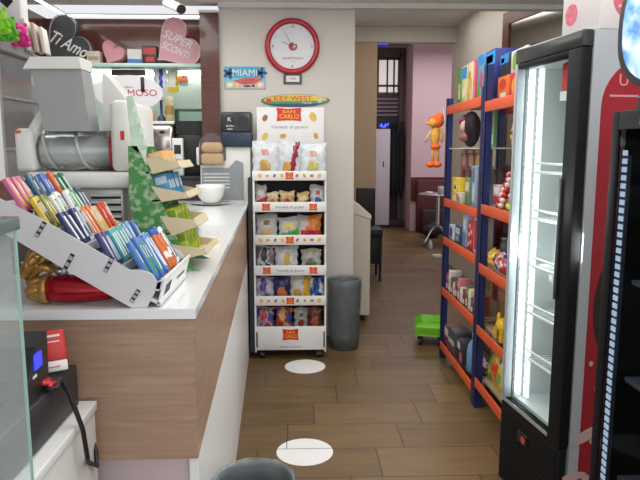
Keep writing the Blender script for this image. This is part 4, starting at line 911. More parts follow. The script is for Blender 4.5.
bags = [
 (0, 265.5, 141, 172, 25, [(220, 226, 230), (206, 170, 90), (214, 150, 140)], A_logo, 'white crisps bag at the left of the rack top tier'),
 (0, 289, 141, 172, 21, [(214, 218, 222), (226, 170, 70), (150, 26, 58)], A_diag, 'white crisps bag with a dark red diagonal stripe, middle of the rack top tier'),
 (0, 313, 143, 172, 25, [(218, 226, 230), (206, 200, 120), (214, 170, 150)], A_logo, 'white crisps bag with pale green print at the right of the rack top tier'),
 (1, 261, 184.5, 206, 11, [(206, 196, 190), (190, 50, 46), (226, 220, 214)], A_band, 'red and white upright small bag on the second rack tier'),
 (1, 272.5, 192, 206, 12, [(214, 184, 130), (170, 110, 60), (226, 210, 180)], A_center, 'small beige snack bag second from the left on the second rack tier'),
 (1, 287, 191, 206, 15, [(206, 170, 110), (170, 60, 46), (232, 206, 150)], A_center, 'small beige bag with red print in the middle of the second rack tier'),
 (1, 303, 192, 206, 12, [(212, 176, 120), (160, 90, 50), (226, 206, 160)], A_band, 'small beige bag with brown bottom on the second rack tier'),
 (1, 317.5, 185, 206, 15, [(206, 206, 210), (60, 90, 170), (190, 60, 50)], A_logo, 'silver bag with blue print at the right of the second rack tier'),
 (2, 266.5, 214, 240, 21, [(196, 196, 196), (214, 180, 110), (140, 96, 60)], A_logo, 'light grey bag with brown chips print at the left of the third rack tier'),
 (2, 289, 217, 240, 21, [(200, 204, 204), (90, 176, 50), (226, 206, 100)], A_band, 'silver bag with bright green bottom on the third rack tier'),
 (2, 309, 215, 240, 24, [(206, 200, 196), (190, 36, 60), (226, 130, 50)], lambda u, v: 1 if 0.24 < v < 0.44 and u > -0.7 else (2 if u > -0.25+0.3*(v-0.5) and v > 0.46 else 0), 'silver and orange bag with red lettering on the third rack tier'),
 (3, 265, 246, 270, 18, [(206, 206, 206), (30, 30, 34), (120, 120, 124)], A_spot, 'black and white patterned bag on the fourth rack tier'),
 (3, 286, 246, 270, 23, [(220, 222, 224), (216, 190, 80), (226, 210, 130)], lambda u, v: 1 if (u/0.28)**2+((v-0.5)/0.3)**2 < 1 else 0, 'white bag with yellow print in the middle of the fourth rack tier'),
 (3, 311, 249, 270, 20, [(186, 186, 184), (120, 116, 80), (206, 200, 180)], A_center, 'grey bag with olive print at the right of the fourth rack tier'),
 (4, 264, 277, 300, 18, [(176, 166, 190), (92, 66, 140), (214, 206, 220)], A_spot, 'silver and purple bag at the left of the fifth rack tier'),
 (4, 281, 277, 300, 17, [(44, 46, 92), (214, 120, 60), (60, 60, 120)], A_center, 'navy bag with orange print on the fifth rack tier'),
 (4, 300, 276, 300, 21, [(216, 214, 206), (226, 180, 50), (214, 160, 80)], A_side, 'white bag with a yellow side stripe on the fifth rack tier'),
 (4, 317, 277, 300, 15, [(44, 110, 180), (30, 60, 120), (220, 226, 232)], A_spot, 'bright blue bag at the right of the fifth rack tier'),
 (5, 264, 307, 331, 17, [(186, 170, 176), (190, 60, 70), (90, 80, 160)], A_spot, 'silver and red mottled bag at the left of the lowest rack tier'),
 (5, 283, 307, 331, 17, [(190, 70, 46), (226, 180, 90), (60, 70, 150)], A_spot, 'orange red bag on the lowest rack tier'),
 (5, 300.5, 308, 331, 14, [(176, 172, 168), (150, 60, 56), (90, 60, 50)], A_logo, 'grey bag with dark red print on the lowest rack tier'),
 (5, 314.5, 308, 331, 14, [(96, 44, 44), (186, 90, 60), (140, 70, 60)], A_center, 'dark red brown bag at the right of the lowest rack tier'),
]
for i, (tier, cx, ty, by, wpx, cols, art, lab) in enumerate(bags):
    Y = YR+0.07; k = Y/620*1.008
    z = shelf_z(tier) if tier < 5 else rz_(326.5)-0.0445
    h = at(290, ty, Y).z-z
    bag('crisps_bag', lab, 'crisps bag', (at(cx, 200, Y).x, Y, z), (wpx*k*1.04, h, 0.055 if wpx > 13 else 0.04), [mt(tuple(int(x*0.9) for x in c), 0.25, var=0.16, scale=30, bump=0.6) for c in cols], art, tilt=0.08, seed=i, rz=0.06*math.sin(i*2.3), group='bags on the snack rack')

# ------------------------------------------------------------------ right hand side: blue and orange shelving
BLU_P = mt((30, 44, 98), 0.4, var=0.08); ORB = mt((224, 92, 52), 0.4, var=0.06); BRD = mt((160, 140, 112), 0.7, var=0.1)
XF, XB = 1.02, 1.42
def shelving(lab, y0, y1, zs, ztop, wide=0.042):
    t = thing('shelving_unit', lab, 'shelving', (XF, (y0+y1)/2, 0)); hy = (y1-y0)/2
    for x in (0.0, XB-XF-0.04):
        for y in (-hy, hy-wide):
            p_ = MB()
            p_.box((x, y, 0), (x+0.004, y+wide, ztop)).box((x, y, 0), (x+0.04, y+0.004, ztop) ).box((x, y+wide-0.004, 0), (x+0.04, y+wide, ztop))
            for q in range(int(ztop/0.1)): p_.cyl((x-0.0008, y+wide/2, 0.06+0.1*q), (x+0.001, y+wide/2, 0.06+0.1*q), 0.006, n=8, mi=1)
            p_.build('post', [BLU_P, BLACK], t)
    for z in zs:
        MB().box((0.045, -hy+0.005, z-0.012), (XB-XF-0.045, hy-0.005, z)).build('shelf_board', BRD, t)
        for x in (-0.006, XB-XF-0.002): MB().rbox((x, -hy+wide, z-0.045), (x+0.008, hy-wide, z+0.012), 0.003).build('beam', ORB, t)
    return t
ZF = [0.12, 0.52, 0.885, 1.155, 1.785]; ZN = [0.18, 0.495, 0.855, 1.19, 1.75]
shelving('blue and orange shelving unit farthest along the right wall', 3.475, 4.36, ZF, 1.85)
shelving('blue and orange shelving unit next to the tall fridge', 2.76, 3.473, ZN, 1.96)

RZ = -PI/2
def it(lab, cat, nm, px_, Y, z, size, cols, art=(), X=1.09, rz=RZ, rot=None):
    """a boxed good on a shelf, its front facing the aisle; size = (along the shelf, deep, tall)"""
    return cbox(nm, lab, cat, (X, Y, z+0.001), size, [mt(c, 0.4, var=0.08, scale=20) for c in cols], art, rz, None, rot)
def bot(lab, nm, Y, z, prof, cols, X=1.12, cap=None):
    t = thing(nm, lab, nm.split('_')[-1], (X, Y, z+0.001)); MB().lathe((0, 0, 0), prof, 20).build('body', cols[0], t)
    if cap: MB().lathe((0, 0, 0), cap, 16).build('lid', cols[1], t)
    return t
def sbag(lab, Y, z, size, cols, art, X=1.1, tilt=0.2, seed=0):
    return bag('sweets_bag', lab, 'sweets bag', (X, Y, z+0.002), size, [mt(c, 0.3, var=0.12, scale=25) for c in cols], art, rz=RZ, tilt=tilt, seed=seed)

# top deck, far unit
z = ZF[4]
D = [('tall green box at the far end of the top shelf', 4.25, (0.09, 0.2, 0.255), [(70, 150, 76), (200, 214, 120)], [(0.2, 0.2, 0.8, 0.6, 1)]),
     ('pale yellow box with bright blue top on the top shelf', 4.13, (0.12, 0.2, 0.255), [(222, 214, 150), (50, 150, 214), (240, 236, 210)], [(0, 0.68, 1, 0.97, 1), (0.15, 0.2, 0.8, 0.5, 2, 'e')]),
     ('cream box with yellow spots on the top shelf', 3.99, (0.13, 0.2, 0.26), [(222, 206, 176), (226, 180, 50), (206, 150, 40)], [(0.1, 0.1, 0.6, 0.4, 1, 'e'), (0.4, 0.35, 0.9, 0.65, 1, 'e'), (0.2, 0.6, 0.6, 0.8, 2, 'e')]),
     ('pinkish red box beside the spotted cream box on the top shelf', 3.875, (0.08, 0.2, 0.26), [(196, 70, 92), (226, 140, 150)], [(0.1, 0.05, 0.5, 0.95, 1)]),
     ('green and pale blue box near the blue post on the top shelf', 3.765, (0.12, 0.2, 0.275), [(110, 150, 170), (40, 140, 214), (90, 160, 70), (200, 70, 120)], [(0, 0.78, 1, 0.98, 1), (0.1, 0.1, 0.5, 0.4, 2), (0.5, 0.3, 0.9, 0.6, 3)]),
     ('navy box with sky blue top next to the middle post on the top shelf', 3.585, (0.19, 0.2, 0.27), [(36, 48, 130), (50, 150, 226), (120, 170, 226)], [(0, 0.7, 1, 0.97, 1), (0.1, 0.45, 0.6, 0.6, 2), (0.15, 0.74, 0.8, 0.9, 2)])]
for lab, Y, sz, cols, art in D: it(lab, 'box', 'toy_box', 0, Y, z, sz, cols, art, X=1.18)
z = ZN[4]
for lab, Y, zz, sz, cols, art in [
     ('red box with orange egg picture on the near top shelf', 3.12, z, (0.20, 0.2, 0.135), [(206, 52, 46), (230, 150, 60), (232, 214, 130)], [(0.1, 0.2, 0.5, 0.8, 1, 'e'), (0.55, 0.15, 0.9, 0.5, 2, 'e'), (0.6, 0.55, 0.95, 0.85, 1, 'e')]),
     ('orange box with white label on the near top shelf', 3.335, z, (0.18, 0.2, 0.135), [(226, 110, 44), (214, 206, 196), (196, 60, 40)], [(0.25, 0.08, 0.75, 0.38, 1), (0.2, 0.5, 0.8, 0.9, 2, 'e')]),
     ('black box with bright blue lettering stacked on the orange box', 3.36, z+0.137, (0.13, 0.18, 0.12), [(44, 44, 56), (40, 140, 220), (140, 200, 236)], [(0, 0.55, 1, 0.95, 1), (0.1, 0.6, 0.5, 0.8, 2)]),
     ('white box with green and yellow print stacked on the red box', 3.14, z+0.137, (0.22, 0.18, 0.11), [(206, 206, 190), (120, 160, 60), (222, 200, 80), (110, 90, 90)], [(0.1, 0.1, 0.4, 0.9, 1, 'e'), (0.45, 0.15, 0.7, 0.8, 2, 'e'), (0.75, 0.1, 0.95, 0.6, 3)])]:
    it(lab, 'box', 'toy_box', 0, Y, zz, sz, cols, art, X=1.18)

# second level, far unit
z = ZF[3]
t = thing('hanging_doll', 'round toy with long dark hair on the thin white shelf of the far unit', 'toy', (1.10, 4.0, 1.502))
MB().ell((0, 0, 0.13), (0.055, 0.115, 0.115)).ell((-0.01, 0.06, 0.17), (0.05, 0.06, 0.06)).ell((-0.01, -0.07, 0.15), (0.05, 0.06, 0.08)).build('hair', mt((40, 26, 34), 0.7, var=0.3, scale=40), t)
MB().ell((-0.045, -0.01, 0.145), (0.03, 0.032, 0.04)).build('face', mt((206, 170, 150), 0.6), t)
MB().ell((-0.05, 0.02, 0.19), (0.03, 0.03, 0.02)).build('bow', mt((150, 60, 120), 0.6), t)
MB().ell((-0.05, -0.02, 0.08), (0.028, 0.06, 0.03)).build('scarf', mt((150, 100, 90), 0.7), t)
MB().cyl((0, 0, 0.23), (0, 0, 0.226), 0.004, n=8).build('hanger', WHITE, t)
it('green and pink card hanging beside the dark haired toy', 'card', 'toy_card', 0, 3.70, 1.514, (0.15, 0.02, 0.225), [(110, 170, 110), (206, 90, 140), (226, 220, 210)], [(0.1, 0.1, 0.5, 0.5, 1, 'e'), (0.4, 0.5, 0.9, 0.9, 1, 'e'), (0.55, 0.1, 0.9, 0.35, 2)], X=1.14)
for k, (Y, c, c2, nm_) in enumerate(((4.20, (150, 96, 104), (206, 150, 140), 'dusky pink'), (4.03, (120, 86, 100), (196, 160, 110), 'mauve'), (3.86, (150, 120, 70), (214, 180, 120), 'ochre'), (3.69, (106, 120, 70), (190, 190, 130), 'olive'))):
    it('%s picture magazine hanging under the thin white shelf of the far unit' % nm_, 'magazine', 'magazine', 0, Y, 1.298, (0.155, 0.012, 0.205), [c, c2, (84, 56, 60), (226, 214, 200)], [(0.15, 0.45, 0.85, 0.85, 1, 'e'), (0.3, 0.05, 0.9, 0.35, 2), (0.05, 0.88, 0.7, 0.97, 3)], X=1.12, rot=(0, 0, RZ))
it('yellow box on the second shelf of the far unit', 'box', 'toy_box', 0, 4.16, z, (0.17, 0.08, 0.16), [(232, 196, 44), (240, 226, 160), (150, 110, 40)], [(0.2, 0.35, 0.8, 0.85, 1, 'e'), (0.35, 0.5, 0.6, 0.7, 2, 'e'), (0.1, 0.02, 0.9, 0.25, 1)])
it('small white box in front of the yellow box', 'box', 'toy_box', 0, 4.02, z, (0.10, 0.07, 0.07), [(210, 200, 186), (180, 120, 60), (90, 130, 60)], [(0.1, 0.2, 0.5, 0.8, 1), (0.6, 0.1, 0.9, 0.6, 2)], X=1.07)
it('tall silver blue bottle box on the second shelf', 'box', 'toy_box', 0, 3.72, z, (0.12, 0.1, 0.25), [(150, 166, 186), (90, 110, 140), (206, 214, 222)], [(0.3, 0.1, 0.7, 0.6, 2, 'e'), (0.35, 0.6, 0.65, 0.95, 1), (0.05, 0.05, 0.25, 0.9, 1)], X=1.1)
FARU = [o for o in COL.objects if o.name == 'shelving_unit'][0]
MB().box((0.02, -0.44+0.002, 1.506), (0.37, 0.44-0.045, 1.514)).build('thin_shelf', mt((206, 206, 200), 0.4), FARU)
# second level, near unit
z = ZN[3]
t = thing('sunflower_plush', 'yellow flower faced soft toy hanging on the near shelving unit', 'soft toy', (1.09, 3.12, 1.475))
m = MB()
for k in range(9): a_ = 2*PI*k/9; m.ell((0.01, 0.062*math.cos(a_), 0.1+0.062*math.sin(a_)), (0.018, 0.03, 0.03))
m.build('petals', mt((206, 160, 70), 0.8, var=0.15, scale=40), t)
MB().ell((0, 0, 0.1), (0.03, 0.048, 0.048)).build('face', mt((226, 186, 80), 0.8), t)
MB().ell((-0.029, 0.016, 0.112), (0.006, 0.012, 0.012)).ell((-0.029, -0.016, 0.112), (0.006, 0.012, 0.012)).build('eyes', mt((110, 70, 40), 0.5), t)
MB().cyl((0.01, 0, 0.15), (0.01, 0, 0.262), 0.003, n=6).build('hanger', WHITE, t)
t = thing('rabbit_plush', 'grey and white seated soft toy on the near second shelf', 'soft toy', (1.225, 3.20, 1.413))
MB().ell((0, 0, 0.045), (0.045, 0.055, 0.045)).ell((-0.03, 0.04, 0.02), (0.025, 0.022, 0.0195)).ell((-0.03, -0.04, 0.02), (0.025, 0.022, 0.0195)).build('body', mt((206, 200, 194), 0.9, var=0.1, scale=40), t)
MB().ell((-0.01, 0.0, 0.105), (0.035, 0.038, 0.034)).ell((0, 0.025, 0.14), (0.01, 0.012, 0.025)).ell((0, -0.025, 0.14), (0.01, 0.012, 0.025)).build('head', mt((170, 164, 160), 0.9, var=0.15, scale=40), t)
MB().ell((-0.042, 0.012, 0.11), (0.004, 0.005, 0.005), n=8).ell((-0.042, -0.012, 0.11), (0.004, 0.005, 0.005), n=8).build('eyes', BLACK, t)
it('low cream box under the seated grey soft toy', 'box', 'toy_box', 0, 3.20, z, (0.32, 0.22, 0.221), [(120, 84, 90), (200, 190, 190), (60, 70, 130)], [(0.0, 0.8, 1, 0.98, 1), (0.05, 0.2, 0.3, 0.7, 1), (0.5, 0.1, 0.9, 0.6, 2)], X=1.30)
t = thing('sweets_cone', 'cone tower of red and white wrapped sweets on the near second shelf', 'sweets', (1.112, 3.235, z+0.001))
m = MB()
for lv in range(7):
    n = max(1, 9-lv); r = 0.058*(1-lv/7.2)
    for k in range(n): a_ = 2*PI*(k+0.5*(lv % 2))/n; m.ell((r*math.cos(a_), r*math.sin(a_), 0.018+0.027*lv), (0.019, 0.019, 0.017), (k+lv) % 2, n=8)
m.cyl((0, 0, 0), (0, 0, 0.19), 0.05, 0.006, n=16, mi=0).build('sweets', [mt((190, 50, 44), 0.35), mt((226, 206, 196), 0.35)], t)
it('sky blue box behind the red and white sweets cone', 'box', 'toy_box', 0, 3.09, z, (0.12, 0.08, 0.17), [(60, 140, 200), (30, 80, 160), (210, 226, 236)], [(0.1, 0.1, 0.9, 0.4, 1), (0.2, 0.55, 0.8, 0.85, 2, 'e')], X=1.12)
it('pink and white box between the middle posts and the sweets cone', 'box', 'toy_box', 0, 3.36, z, (0.12, 0.07, 0.12), [(206, 170, 180), (160, 70, 90), (230, 226, 222)], [(0.1, 0.1, 0.9, 0.5, 1), (0.2, 0.6, 0.8, 0.9, 2)], X=1.11)
sbag('lime green sweets bag lying at the front of the near second shelf', 3.10, z, (0.10, 0.05, 0.03), [(150, 206, 50), (226, 226, 90), (60, 150, 50)], A_center, X=1.06, seed=3)
# third level
z = ZF[2]
for lab, Y, sz, cols, art in [
     ('white box with blue print at the far end of the third shelf', 4.22, (0.15, 0.08, 0.10), [(190, 196, 206), (60, 84, 150), (226, 226, 226)], [(0.1, 0.2, 0.6, 0.8, 1), (0.65, 0.1, 0.95, 0.5, 2)]),
     ('navy box on the third shelf of the far unit', 4.06, (0.13, 0.08, 0.12), [(60, 74, 110), (196, 200, 210), (140, 170, 200)], [(0.1, 0.5, 0.9, 0.85, 1), (0.2, 0.1, 0.7, 0.4, 2)]),
     ('pale blue tall pack on the third shelf', 3.91, (0.10, 0.07, 0.20), [(150, 180, 206), (100, 130, 170), (220, 230, 236)], [(0.1, 0.1, 0.9, 0.45, 1), (0.2, 0.55, 0.8, 0.9, 2, 'e')]),
     ('red pack with white dots on the third shelf', 3.775, (0.12, 0.07, 0.18), [(196, 56, 62), (230, 214, 210)], [(0.1, 0.1, 0.3, 0.25, 1, 'e'), (0.5, 0.2, 0.7, 0.35, 1, 'e'), (0.2, 0.45, 0.45, 0.6, 1, 'e'), (0.6, 0.55, 0.85, 0.72, 1, 'e'), (0.25, 0.75, 0.5, 0.9, 1, 'e')]),
     ('tall white and red pack beside the middle post on the third shelf', 3.62, (0.13, 0.08, 0.22), [(214, 196, 190), (190, 50, 54), (150, 130, 130)], [(0.1, 0.1, 0.5, 0.9, 1), (0.6, 0.2, 0.9, 0.8, 2)])]:
    it(lab, 'box', 'sweets_box', 0, Y, z, sz, cols, art)
z = ZN[2]
GJ = glass_mat('jar_glass', (0.82, 0.86, 0.88), 0.3, 0.04, 0.10)
jp = [(0.03, 0), (0.036, 0.004), (0.036, 0.12), (0.03, 0.135), (0.03, 0.14), (0.027, 0.14), (0.032, 0.12), (0.032, 0.008), (0.001, 0.008)]
for k, (Y, w_) in enumerate(((3.40, 'first'), (3.31, 'second'), (3.22, 'third'), (3.13, 'last'))):
    bot('clear glass jar, %s from the middle post in the row of the near third shelf' % w_, 'glass_jar', Y, z, jp, [GJ, mt((120, 122, 126), 0.3, 0.8)], X=1.16, cap=[(0.034, 0.1405), (0.036, 0.145), (0.036, 0.16), (0.001, 0.162)])
for k, (Y, cols, art, n_) in enumerate(((3.42, [(214, 176, 70), (150, 60, 50), (230, 220, 190)], A_logo, 'yellow'), (3.345, [(206, 120, 60), (226, 200, 90), (120, 60, 60)], A_spot, 'orange'), (3.27, [(206, 206, 206), (60, 70, 140), (190, 50, 60)], A_spot, 'white and navy'), (3.195, [(190, 60, 66), (226, 220, 214), (60, 60, 120)], A_center, 'red'), (3.12, [(206, 200, 196), (170, 50, 70), (70, 80, 150)], A_band, 'white and crimson'), (3.045, [(120, 60, 110), (226, 190, 90), (210, 206, 206)], A_logo, 'purple'))):
    sbag('%s sweets bag in the heap at the front of the near third shelf' % n_, Y, z, (0.09, 0.10, 0.045), cols, art, X=1.065, tilt=0.35, seed=20+k)
# fourth level
z = ZF[1]
bk = [((150, 50, 60), 'crimson'), ((206, 200, 190), 'off-white'), ((90, 70, 60), 'brown'), ((210, 180, 120), 'tan'), ((60, 70, 100), 'slate blue'), ((196, 110, 120), 'rose'), ((220, 214, 210), 'white'), ((120, 40, 50), 'maroon'), ((100, 110, 70), 'moss green'), ((226, 206, 170), 'cream'), ((80, 60, 90), 'plum'), ((190, 80, 60), 'brick red')]
for k, (c, n_) in enumerate(bk):
    h = 0.12+0.03*math.sin(k*1.7); wd = 0.052
    it('%s sweets packet in the upright row on the fourth shelf' % n_, 'packet', 'sweets_packet', 0, 4.27-k*0.064, z, (wd, 0.08, h), [c, tuple(min(255, x+50) for x in c), (230, 226, 220)], [(0.1, 0.6, 0.9, 0.9, 1), (0.2, 0.1, 0.8, 0.4, 2)], X=1.08, rot=(0.0, 0.06*math.sin(k), RZ))
z = ZN[1]
it('large brown cardboard carton on the near fourth shelf', 'carton', 'cardboard_carton', 0, 3.28, z, (0.30, 0.22, 0.25), [(140, 108, 78), (120, 90, 62)], [(0.48, 0, 0.52, 1, 1)], X=1.24)
it('white box lying behind the yellow toy on the near fourth shelf', 'box', 'toy_box', 0, 3.10, z, (0.16, 0.1, 0.06), [(206, 206, 206), (60, 60, 64)], [(0.1, 0.3, 0.6, 0.7, 1)], X=1.2)
t = thing('yellow_toy', 'bright yellow plastic animal toy on the near fourth shelf', 'toy', (1.08, 3.17, z+0.001))
MB().ell((0, 0, 0.075), (0.035, 0.07, 0.04)).ell((0, -0.075, 0.125), (0.025, 0.03, 0.028)).ell((0, -0.055, 0.10), (0.02, 0.025, 0.035)).ell((0, 0.07, 0.10), (0.012, 0.014, 0.035)).build('body', mt((226, 186, 40), 0.35, var=0.08), t)
for x in (-0.02, 0.02):
    for y in (-0.045, 0.045): MB().cyl((x, y, 0), (x, y, 0.06), 0.016, 0.013, n=12).build('leg', mt((216, 172, 36), 0.35), t)
MB().ell((-0.006, -0.062, 0.16), (0.008, 0.01, 0.016)).ell((0.01, -0.088, 0.156), (0.008, 0.01, 0.016)).build('ears', mt((190, 140, 30), 0.4), t)
# bottom level
z = ZF[0]
for lab, Y, sz, cols, art in [
     ('crimson and white carton at the far end of the bottom shelf', 4.24, (0.13, 0.10, 0.14), [(150, 60, 70), (214, 206, 200), (60, 60, 70)], [(0.1, 0.5, 0.9, 0.9, 1), (0.2, 0.1, 0.6, 0.4, 2)]),
     ('grey black carton with white lettering on the bottom shelf', 4.06, (0.19, 0.12, 0.17), [(70, 72, 80), (190, 190, 196), (120, 60, 60)], [(0.1, 0.4, 0.9, 0.6, 1), (0.1, 0.1, 0.4, 0.3, 2)]),
     ('dark box with pink corner on the bottom shelf', 3.88, (0.14, 0.10, 0.15), [(60, 52, 56), (190, 90, 110), (206, 200, 200)], [(0.5, 0.1, 0.95, 0.5, 1), (0.1, 0.6, 0.6, 0.9, 2)])]:
    it(lab, 'box', 'sweets_box', 0, Y, z, sz, cols, art)
bot('pale blue bottle with rounded shoulders on the bottom shelf', 'water_bottle', 3.70, z, [(0.04, 0), (0.048, 0.01), (0.05, 0.13), (0.042, 0.18), (0.018, 0.215), (0.016, 0.225), (0.001, 0.226)], [mt((110, 160, 206), 0.25, var=0.1), WHITE], X=1.09, cap=[(0.02, 0.2265), (0.02, 0.25), (0.001, 0.252)])
sbag('pink and white sweets bag beside the blue bottle on the bottom shelf', 3.58, z, (0.11, 0.12, 0.05), [(206, 190, 190), (190, 70, 90), (70, 60, 70)], A_spot, seed=41)
z = ZN[0]
sbag('yellow and green sweets bag on the near bottom shelf', 3.38, z, (0.13, 0.17, 0.06), [(196, 190, 60), (90, 150, 60), (220, 70, 50)], A_spot, seed=42)
sbag('yellow sweets bag leaning beside the green one on the near bottom shelf', 3.24, z, (0.13, 0.16, 0.06), [(222, 190, 60), (120, 160, 70), (230, 220, 200)], A_center, seed=43)
sbag('blue and white sweets bag at the front of the near bottom shelf', 3.10, z, (0.12, 0.13, 0.05), [(150, 190, 210), (40, 90, 160), (230, 230, 230)], A_band, seed=44)
it('brown carton behind the sweets bags on the near bottom shelf', 'carton', 'cardboard_carton', 0, 3.24, z, (0.34, 0.14, 0.20), [(120, 100, 84), (96, 78, 62)], [(0.48, 0, 0.52, 1, 1)], X=1.28)

for lab, lv, Y, sz, cols in (('green and white snack carton between the yellow box and the tall silver box', 3, 3.90, (0.10, 0.08, 0.17), [(120, 150, 90), (220, 220, 200), (80, 110, 60)]),
        ('maroon snack carton beside the pale blue pack on the third shelf', 2, 3.99, (0.06, 0.07, 0.16), [(120, 50, 60), (206, 170, 150), (60, 40, 50)]),
        ('orange snack carton behind the white box at the third shelf end', 2, 4.27, (0.08, 0.06, 0.17), [(206, 120, 60), (226, 200, 140), (120, 60, 40)])):
    it(lab, 'carton', 'snack_carton', 0, Y, ZF[lv], sz, cols, [(0.1, 0.5, 0.9, 0.85, 1), (0.15, 0.1, 0.7, 0.35, 2)], X=1.19 if lv == 2 else 1.1)
# back rows on the shelves
for (lv, zz, unit, y0_, n_, cols_) in (('second', ZF[3], 'far', 4.22, 5, ['ochre', 'grey', 'mauve', 'white', 'teal']), ('third', ZF[2], 'far', 4.22, 5, ['brown', 'white', 'crimson', 'grey', 'slate']),
        ('fourth', ZF[1], 'far', 4.22, 5, ['white', 'tan', 'crimson', 'grey', 'brown']), ('bottom', ZF[0], 'far', 4.22, 5, ['slate', 'tan', 'white', 'brown', 'grey']),
        ('bottom', ZN[0]+0.202, 'near', 3.26, 1, ['grey'])):
    pal = {'ochre': (176, 136, 66), 'grey': (130, 130, 134), 'mauve': (140, 96, 120), 'white': (206, 204, 200), 'teal': (70, 130, 136), 'brown': (112, 82, 62), 'crimson': (150, 50, 60), 'slate': (74, 84, 110), 'tan': (176, 148, 112)}
    for k in range(n_):
        cn = cols_[k]; hgt = min(0.23 if lv != 'second' else 0.33, 0.16+0.03*((k*7) % 4)) if unit == 'far' else 0.12
        if lv == 'second' and unit == 'far': hgt = 0.2+0.02*(k % 3)
        it('%s carton in the back row of the %s shelf of the %s shelving unit' % (cn, lv, unit), 'carton', 'stock_carton', 0, y0_-0.15*k, zz, (0.135, 0.09, hgt), [pal[cn], tuple(min(255, q+45) for q in pal[cn]), tuple(max(0, q-40) for q in pal[cn])], [(0.1, 0.55, 0.9, 0.85, 1), (0.15, 0.15, 0.6, 0.4, 2)], X=1.325 if unit == 'far' else 1.37 if lv != 'bottom' else 1.25)
# orange toy hanging from the far post
p = at(435, 116, 4.36)
t = thing('hanging_plush', 'orange and yellow long legged soft toy hanging at the shelving end', 'soft toy', (0.965, 4.42, 1.375))
OR_, YP = mt((240, 110, 44), 0.85, var=0.1, scale=50), mt((232, 170, 70), 0.85, var=0.1, scale=50)
MB().ell((0, 0, 0.36), (0.06, 0.05, 0.055)).ell((0.03, 0.0, 0.40), (0.035, 0.035, 0.03)).build('hair', OR_, t)
MB().ell((-0.03, -0.02, 0.35), (0.032, 0.035, 0.035)).ell((-0.065, -0.02, 0.345), (0.02, 0.012, 0.01)).build('face', YP, t)
MB().ell((-0.005, 0, 0.25), (0.036, 0.035, 0.085)).build('body', YP, t)
for s_ in (-1, 1):
    MB().tube([(0.012*s_, 0.0, 0.18), (0.02*s_, 0, 0.12), (0.018*s_, 0, 0.05)], 0.012, 10).build('leg', YP, t)
    MB().ell((0.024*s_-0.012, -0.01, 0.025), (0.036, 0.04, 0.025)).build('shoe', OR_, t)
    MB().tube([(0.03*s_, 0.0, 0.30), (0.055*s_, 0, 0.25), (0.06*s_-0.02, -0.01, 0.20)], 0.011, 10).build('arm', mt((206, 180, 150), 0.8) if s_ < 0 else YP, t)
MB().ell((0, -0.002, 0.165), (0.04, 0.037, 0.025)).build('shorts', OR_, t)
MB().tube([(0.02, 0, 0.42), (0.05, 0, 0.36+0.1), (0.055, -0.058, 0.34)], 0.003, 6).build('hanger_cord', WHITE, t)

t.scale = (0.95, 0.95, 0.90)
# lime green wheeled tray on the floor beyond the shelving
p = onz(430, 345, 0.05)
t = thing('green_trolley', 'lime green plastic tray with black wheels on the floor at the far shelving end', 'trolley', (1.035, 4.74, 0), -0.25); t.scale = (0.82, 0.9, 1)
LM = mt((126, 206, 50), 0.4, var=0.06)
MB().prism([(-0.13, -0.20, 0.085), (0.13, -0.20, 0.085), (0.15, 0.10, 0.085), (0.10, 0.2, 0.085), (-0.10, 0.2, 0.085), (-0.15, 0.10, 0.085)], (0, 0, 0.012)).build('deck', LM, t)
m = MB()
P_ = [(-0.13, -0.20), (0.13, -0.20), (0.15, 0.10), (0.10, 0.2), (-0.10, 0.2), (-0.15, 0.10)]
for k in range(6):
    a_, b_ = P_[k], P_[(k+1) % 6]; m.prism([(a_[0], a_[1], 0.097), (b_[0], b_[1], 0.097), (b_[0]*1.08, b_[1]*1.08, 0.15), (a_[0]*1.08, a_[1]*1.08, 0.15)], (0, 0, 0.008))
m.build('raised_rim', LM, t)
for x in (-0.09, 0.09):
    for y in (-0.14, 0.13): MB().cyl((x-0.012, y, 0.03), (x+0.012, y, 0.03), 0.03, n=16).box((x-0.02, y-0.02, 0.04), (x+0.02, y+0.02, 0.0845)).build('wheel', BLACK, t)

# green wire rack behind the shelving
t = thing('wire_rack', 'green wire rack behind the blue shelving against the right wall', 'rack', (1.66, 4.15, 0))
GW = mt((96, 176, 60), 0.4)
for x, y in ((-0.12, -0.3), (-0.12, 0.3), (0.12, -0.3), (0.12, 0.3), (-0.12, 0.0)): MB().cyl((x, y, 0), (x, y, 1.2), 0.014 if y else 0.02, n=10).build('pole', GW, t)
for z in (0.2, 0.55, 0.9, 1.18):
    m = MB()
    for x in (-0.12, -0.04, 0.04, 0.12): m.cyl((x, -0.3, z), (x, 0.3, z), 0.005, n=6)
    for y in (-0.3, -0.15, 0.15, 0.3): m.cyl((-0.12, y, z), (0.12, y, z), 0.005, n=6)
    m.build('wire_shelf', GW, t)
# ------------------------------------------------------------------ tall fridge
ANG = math.radians(8)
FP = onx(514, 50, 1.06); FP = Vector((0.896, 2.62, 0))
FWD, FH, FD = 0.475, 1.908, 0.56
